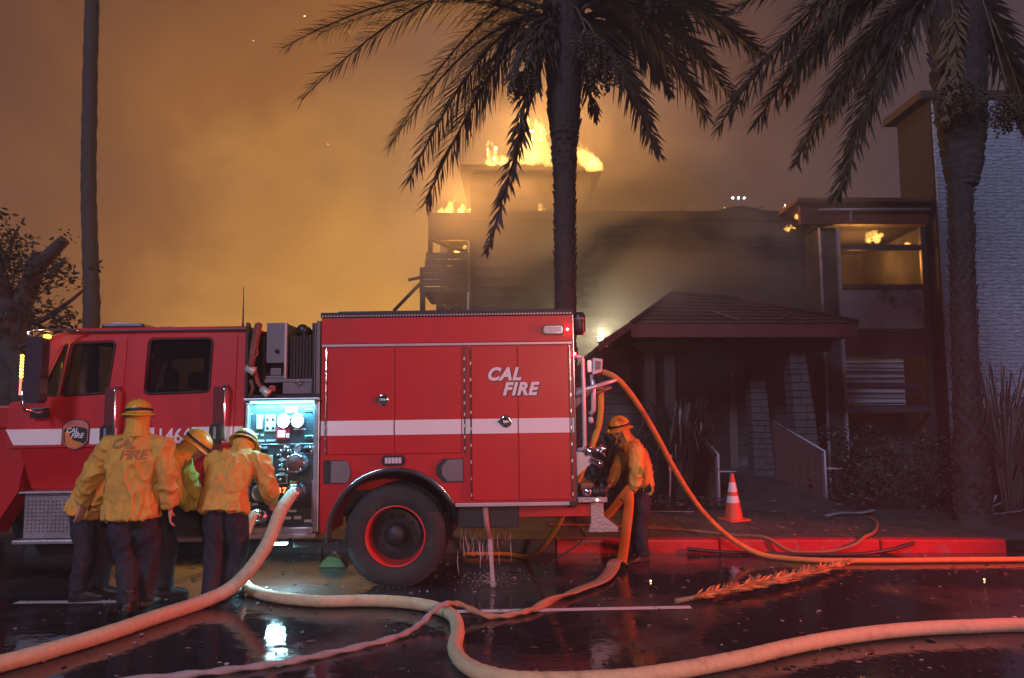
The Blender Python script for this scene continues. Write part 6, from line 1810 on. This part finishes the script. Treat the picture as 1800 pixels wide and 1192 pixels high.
leaves(mb, (0.95, -0.1, 5.1), (0.2, 0.2, 0.2), 26, 0.11, rl_)
leaves(mb, (1.45, 0.1, 4.5), (0.12, 0.12, 0.2), 18, 0.11, rl_)
mb.build('crown', LEAF, tg)
# spiky flax by the ramp
def spiky(label, loc, n, h, spread, rng, mat, width=0.035, group=None):
    t = thing('flax_plant', label, 'plant', loc, group=group)
    for q in range(6):
        m = MB()
        for k in range(n // 6):
            a = rng.uniform(0, 2 * math.pi); L = h * rng.uniform(0.6, 1.1); s = spread * rng.uniform(0.15, 1.0)
            b0 = Vector((math.cos(a), math.sin(a), 0)) * rng.uniform(0, 0.18)
            o_ = Vector((math.cos(a), math.sin(a), 0)); sd = Vector((-o_.y, o_.x, 0)) * width
            pts = [b0, b0 + o_ * s * 0.25 + Vector((0, 0, L * 0.55)), b0 + o_ * s * 0.75 + Vector((0, 0, L * (1.0 if rng.random() < 0.7 else 0.8))), b0 + o_ * s * 1.05 + Vector((0, 0, L * (1.12 if rng.random() < 0.55 else 0.75)))]
            ws_ = [0.7, 1.0, 0.6, 0.05]
            vv = [(m.bm.verts.new(p - sd * w_), m.bm.verts.new(p + sd * w_ + Vector((0, 0, 0.004)))) for p, w_ in zip(pts, ws_)]
            for x, y in zip(vv, vv[1:]):
                m.bm.faces.new((x[0], x[1], y[1], y[0]))
        m.build('leaf_fan', mat, t)
    return t
FLAX = pm('flax_leaf', (0.042, 0.034, 0.030), 0.45, var=0.4, vscale=3)
spiky('tall spiky flax clump growing left of the ramp wall', (3.05, 13.6, 0.08), 150, 1.75, 0.95, rl_, FLAX)
spiky('low spiky flax clump between the stake and the engine', (2.05, 13.5, 0.08), 96, 1.15, 0.9, rl_, FLAX, 0.03)
spiky('dry spiky clump at the foot of the masonry tower', (9.6, 14.6, 0.1), 160, 2.4, 1.3, rl_, pm('dry_blade', (0.08, 0.062, 0.055), 0.6, var=0.4), 0.022)
spiky('dry spiky clump leaning out beside the stout palm', (8.35, 12.6, 0.1), 96, 1.7, 1.1, rl_, pm('dry_blade', (0.08, 0.062, 0.055), 0.6), 0.018)
def shrub(label, loc, rx, rz, count, rng, size=0.10, mat=LEAF):
    t = thing('shrub', label, 'shrub', loc)
    m = MB()
    for k in range(7):
        a = rng.uniform(0, 6.28)
        m.tube([(0, 0, 0), (math.cos(a) * rx * 0.3, math.sin(a) * rx * 0.3, rz * 0.6), (math.cos(a) * rx * 0.7, math.sin(a) * rx * 0.7, rz * rng.uniform(1.0, 1.7))], [0.022, 0.014, 0.005], 5)
    m.build('stems', TWIG, t)
    m = MB()
    for k in range(max(6, count // 60)):
        c = (rng.gauss(0, 0.45) * rx, rng.gauss(0, 0.4) * rx, rz * rng.uniform(0.15, 1.75))
        leaves(m, c, (rx * 0.33, rx * 0.33, rz * 0.30), 60, size, rng)
    m.build('foliage', mat, t)
LEAF2 = pm('grey_leaf', (0.026, 0.03, 0.025), 0.5, var=0.45, vscale=4)
shrub('broad dark shrub under the tall window bay', (7.4, 15.6, 0.1), 1.0, 0.75, 1500, rl_)
shrub('dark shrub between the ramp and the window bay', (6.5, 14.4, 0.1), 0.7, 0.55, 1000, rl_)
shrub('leafy shrub at the foot of the stout palm', (7.3, 12.7, 0.1), 0.8, 0.65, 1200, rl_, 0.09, LEAF2)
shrub('leafy shrub spreading before the masonry tower', (9.3, 13.6, 0.1), 1.2, 0.85, 1800, rl_, 0.10, LEAF2)
shrub('large shrub against the masonry tower', (11.2, 15.2, 0.1), 1.4, 1.1, 1800, rl_)
shrub('low shrub behind the metal strips', (8.3, 14.6, 0.1), 0.9, 0.6, 1000, rl_, 0.09)
shrub('shrub tucked under the canopy left of the posts', (1.7, 15.2, 0.1), 0.8, 0.6, 1000, rl_)
shrub('low shrub right of the ramp wall', (6.3, 13.2, 0.1), 0.55, 0.35, 700, rl_, 0.07, LEAF2)
mb = MB(); leaves(mb, (2.6, 13.0, 0.22), (1.2, 0.5, 0.14), 900, 0.07, rl_); leaves(mb, (9.5, 12.2, 0.2), (2.6, 0.5, 0.12), 900, 0.07, rl_); leaves(mb, (6.9, 11.8, 0.2), (0.6, 0.6, 0.1), 300, 0.06, rl_)
tag(mb.build('ground_cover', LEAF2), 'low ground cover leaves over the mulch', 'ground cover', kind='stuff')
# fallen frond on the road
ff = thing('fallen_frond', 'dead orange palm frond lying ragged on the wet road', 'palm frond', (1.62, 7.02, 0.02))
m = frond_bm((0, 0, 0.03), (1.2, 0.75, 0.05), (2.25, 1.70, 0.02), rp_, leaf=0.30, pairs=190, droop=0.02, width=0.022, start=0.02)
for v in m.bm.verts:
    v.co.z = 0.012 + max(0.0, v.co.z) * 0.35 + rp_.uniform(0, 0.035)
m.build('dry_leaflets', pm('dead_frond', (0.55, 0.24, 0.08), 0.7, var=0.4, vscale=6), ff)
MB().tube([(-0.12, -0.05, 0.02), (0.3, 0.18, 0.03), (1.2, 0.72, 0.05), (2.2, 1.66, 0.03)], [0.024, 0.02, 0.012, 0.004], 6).build('stalk', pm('dead_stalk', (0.30, 0.16, 0.08), 0.7), ff)

# ------------------------------------------------------------------ fire and the air it lights
FIRE = (1.0, 0.42, 0.09)
def flame_mat():
    m = bpy.data.materials.new('flame'); m.use_nodes = True
    t = m.node_tree; t.nodes.clear()
    o = N(t, 'ShaderNodeOutputMaterial')
    tr_ = N(t, 'ShaderNodeBsdfTransparent'); e = N(t, 'ShaderNodeEmission'); a = N(t, 'ShaderNodeAddShader')
    e.inputs['Color'].default_value = (1.0, 0.30, 0.03, 1); e.inputs['Strength'].default_value = 0.04
    t.links.new(tr_.outputs[0], a.inputs[0]); t.links.new(e.outputs[0], a.inputs[1]); t.links.new(a.outputs[0], o.inputs['Surface'])
    v = N(t, 'ShaderNodeEmission'); v.inputs['Color'].default_value = (1.0, 0.50, 0.11, 1); v.inputs['Strength'].default_value = 20.0
    t.links.new(v.outputs[0], o.inputs['Volume'])
    return m
FLAME = flame_mat()
rf = random.Random(12)
def fire(label, tongues, seed, wind=0.25, vox=0.03):
    """Tongues of flame (x, y, z, height, width) fused to one ragged body."""
    base = Vector(tongues[0][:3])
    mb = MB()
    for x, y, z, h_, w_ in tongues:
        for q in range(3):
            hh = h_ * rf.uniform(0.45, 1.0) if q else h_
            ox, oy = rf.uniform(-1, 1) * w_ * 0.7 * (q > 0), rf.uniform(-1, 1) * w_ * 0.7 * (q > 0)
            pts, rr = [], []
            for k in range(8):
                u = k / 7
                pts.append(Vector((x + ox + wind * hh * u * u + w_ * 0.5 * math.sin(u * 6 + rf.uniform(0, 1.2)) * u, y + oy + w_ * 0.3 * math.sin(u * 5 + q), z + hh * u)) - base)
                rr.append(w_ * (0.55 + 0.6 * math.sin(math.pi * min(1, u * 1.25 + 0.12)) * (1 - u)) * (1 - u) ** 0.4 + 0.012)
            mb.tube(pts, rr, 8)
    def d(c, n):
        return 0.09 * noise.noise(c * 4 + Vector((seed, 0, 0))) + 0.07 * noise.noise(c * 11) + 0.03 * noise.noise(c * 27)
    me = remesh(mb.bm, vox, 1, d)
    o = link('flame', me, FLAME)
    o.location = base
    return tag(o, label, 'fire', 'flames on the burning building')
T = []
for k in range(15):
    x = -0.55 + 2.1 * k / 14
    T.append((x, 20.55 + rf.uniform(-0.15, 0.2), 8.86, 0.22 + (0.30 if 0.1 < x < 1.2 else 0) * rf.random(), 0.10))
T += [(0.52, 20.5, 8.9, 1.75, 0.13), (0.72, 20.5, 8.9, 1.30, 0.16), (0.36, 20.5, 8.9, 0.95, 0.11), (0.98, 20.5, 8.9, 0.95, 0.13), (-0.65, 20.6, 8.9, 0.65, 0.06), (-0.45, 20.6, 8.9, 0.45, 0.06), (1.25, 20.6, 8.9, 0.65, 0.10), (0.6, 20.5, 8.92, 1.0, 0.2), (0.45, 20.5, 10.2, 0.35, 0.05), (0.85, 20.5, 9.9, 0.32, 0.05), (-0.55, 20.5, 9.35, 0.22, 0.035)]
fire('tall flames leaping along the eave of the set back roof storey', T, 1, -0.05)
fire('bright ball of flame at the right end of the roof storey', [(2.15, 20.5, 8.75, 0.7, 0.17), (2.35, 20.5, 8.7, 0.5, 0.18), (1.98, 20.5, 8.9, 0.5, 0.12), (2.3, 20.5, 8.85, 0.45, 0.16)], 2, -0.3)
fire('flames on the roof corner above the balcony', [(-1.85, 18.5, 6.70, 0.30, 0.11), (-1.6, 18.5, 6.72, 0.48, 0.13), (-1.35, 18.5, 6.72, 0.36, 0.11), (-1.15, 18.6, 6.72, 0.30, 0.08)], 3, 0.3)
fire('flames inside the balcony opening under the fallen beam', [(-1.85, 18.6, 5.62, 0.22, 0.05), (-1.62, 18.6, 5.50, 0.30, 0.07), (-1.40, 18.6, 5.60, 0.36, 0.07), (-1.22, 18.6, 5.72, 0.34, 0.07)], 4, 0.1, 0.022)
fire('small flame on the roof edge beside the palm trunk', [(0.72, 18.5, 6.86, 0.26, 0.06), (0.84, 18.5, 6.82, 0.16, 0.05)], 5, 0.1, 0.022)
fire('thin flames under the lifted roofing at the wing corner', [(6.75, 17.85, 6.80, 0.10, 0.04), (6.88, 17.85, 6.80, 0.08, 0.04), (7.0, 17.8, 6.68, 0.16, 0.045), (7.02, 17.8, 6.50, 0.12, 0.05)], 6, 0.1, 0.018)
fire('little flame on the wall below the wing corner', [(6.80, 17.9, 6.28, 0.14, 0.04), (6.92, 17.9, 6.30, 0.12, 0.045)], 7, 0.1, 0.018)
fire('flames along the ceiling inside the tall window bay', [(8.50, 17.4, 5.88, 0.24, 0.06), (8.72, 17.4, 5.86, 0.26, 0.07), (8.88, 17.5, 6.0, 0.12, 0.05), (8.66, 17.6, 5.9, 0.2, 0.05)], 8, 0.1, 0.018)
fire('small flame at the right jamb of the window bay', [(9.44, 17.3, 5.66, 0.12, 0.035), (9.47, 17.3, 5.68, 0.10, 0.03)], 9, 0.0, 0.016)
lamp('fire_light', 'POINT', (0.7, 19.6, 9.3), 900, FIRE, 0.45)
lamp('fire_light', 'POINT', (2.2, 20.1, 9.2), 250, FIRE, 0.3)
lamp('fire_light', 'POINT', (-1.3, 17.9, 7.15), 420, FIRE, 0.25)
lamp('fire_light', 'POINT', (-1.45, 19.0, 5.75), 160, FIRE, 0.2)
lamp('fire_light', 'POINT', (8.7, 18.4, 5.6), 150, FIRE, 0.2)
# a lit wall lamp behind the canopy's low eave
wl = thing('wall_lamp', 'lit wall lamp behind the low left eave of the canopy', 'lamp', (2.15, 17.9, 3.55))
MB().box(-0.08, 0.08, -0.02, 0.05, -0.06, 0.06, 0.01).build('bracket', DARK, wl)
MB().box(-0.07, 0.07, -0.10, -0.021, -0.05, 0.05, 0.012).build('lens', em('wall_lamp_lens', (1.0, 0.9, 0.55), 1.2), wl)
lamp('wall_lamp', 'POINT', (2.1, 17.2, 3.6), 100, (1.0, 0.88, 0.55), 0.06)
fm = thing('floodlight_mast', 'far mast with three small white floodlights above the roofs', 'mast', (14.1, 45, 0))
MB().tube([(0, 0, 0), (0, 0, 15.1)], [0.12, 0.06], 8).build('pole', DARK, fm)
MB().box(-0.5, 0.5, -0.04, 0.04, 15.0, 15.08).build('crossbar', DARK, fm)
for x in (-0.36, 0.0, 0.36):
    MB().ico((x, -0.12, 15.12), 0.075, 1).build('floodlight', em('floodlight', (0.8, 0.9, 1.0), 30), fm)
# sparks
mb = MB()
for k in range(9):
    p = (rf.uniform(-11, 7), rf.uniform(12, 20), rf.uniform(3, 9.5))
    mb.ico(p, rf.uniform(0.005, 0.011), 1, (1.6, 1, 0.8))
for k in range(2):
    mb.ico((rf.uniform(0.5, 6), rf.uniform(7.5, 9.3), 0.012), rf.uniform(0.006, 0.012), 1)
tag(mb.build('embers', em('ember', (1.0, 0.62, 0.25), 6.0)), 'glowing embers drifting on the wind', 'embers', kind='stuff')
# smoke rolling off the building: uneven, thicker in billows
def smoke(name, label, x0, x1, y0, y1, z0, z1, dens, scale, seed, lo=0.46, hi=0.72, colr=(0.80, 0.78, 0.78), squash=(1, 1, 1.5)):
    o = MB().box(x0, x1, y0, y1, z0, z1).build(name, None)
    m = bpy.data.materials.new(name); m.use_nodes = True
    t = m.node_tree; t.nodes.clear()
    out = N(t, 'ShaderNodeOutputMaterial'); v = N(t, 'ShaderNodeVolumePrincipled')
    v.inputs['Color'].default_value = (*colr, 1); v.inputs['Anisotropy'].default_value = 0.1
    tc = N(t, 'ShaderNodeTexCoord'); mp = N(t, 'ShaderNodeMapping'); mp.inputs['Location'].default_value = (seed, seed, 0); mp.inputs['Scale'].default_value = squash
    n = N(t, 'ShaderNodeTexNoise'); n.inputs['Scale'].default_value = scale; n.inputs['Detail'].default_value = 3.0; n.inputs['Distortion'].default_value = 0.6
    t.links.new(tc.outputs['Object'], mp.inputs['Vector']); t.links.new(mp.outputs['Vector'], n.inputs['Vector'])
    r = N(t, 'ShaderNodeMapRange'); r.inputs[1].default_value = lo; r.inputs[2].default_value = hi; r.inputs[3].default_value = 0.0; r.inputs[4].default_value = dens
    t.links.new(n.outputs['Fac'], r.inputs[0])
    # thin out towards the edges of the billow
    ge = N(t, 'ShaderNodeVectorMath', operation='SUBTRACT'); ge.inputs[1].default_value = (0.5, 0.5, 0.5)
    t.links.new(tc.outputs['Generated'], ge.inputs[0])
    ln = N(t, 'ShaderNodeVectorMath', operation='LENGTH'); t.links.new(ge.outputs[0], ln.inputs[0])
    fo = N(t, 'ShaderNodeMapRange'); fo.inputs[1].default_value = 0.5; fo.inputs[2].default_value = 0.18; fo.inputs[3].default_value = 0.0; fo.inputs[4].default_value = 1.0
    t.links.new(ln.outputs['Value'], fo.inputs[0])
    mu = N(t, 'ShaderNodeMath', operation='MULTIPLY'); t.links.new(r.outputs[0], mu.inputs[0]); t.links.new(fo.outputs[0], mu.inputs[1])
    t.links.new(mu.outputs[0], v.inputs['Density']); t.links.new(v.outputs[0], out.inputs['Volume'])
    o.data.materials.append(m)
    m.cycles.volume_step_rate = 3.0
    return tag(o, label, 'smoke', kind='stuff')
smoke('smoke', 'grey smoke drifting across the middle of the facade above the canopy', -3.6, 8.5, 14.4, 17.85, 2.0, 9.8, 1.6, 0.30, 3.0, 0.36, 0.72)
smoke('smoke', 'fire lit smoke rolling up behind the burning roof', -7.0, 8.0, 17.95, 28.0, 5.6, 16.0, 0.42, 0.22, 8.0, 0.38, 0.70)
# thin smoke that hangs in the air all round
h = MB().box(-60, 60, -14, 62, -1.0, 21.5).build('haze', None)
hm = bpy.data.materials.new('smoky_air'); hm.use_nodes = True
t = hm.node_tree; t.nodes.clear()
o_ = N(t, 'ShaderNodeOutputMaterial'); v_ = N(t, 'ShaderNodeVolumePrincipled')
v_.inputs['Color'].default_value = (0.88, 0.84, 0.84, 1)
v_.inputs['Density'].default_value = 0.005
v_.inputs['Anisotropy'].default_value = 0.2
t.links.new(v_.outputs[0], o_.inputs['Volume'])
h.data.materials.append(hm)
tag(h, 'thin smoke hanging in the air round the fire', 'smoke', kind='stuff')
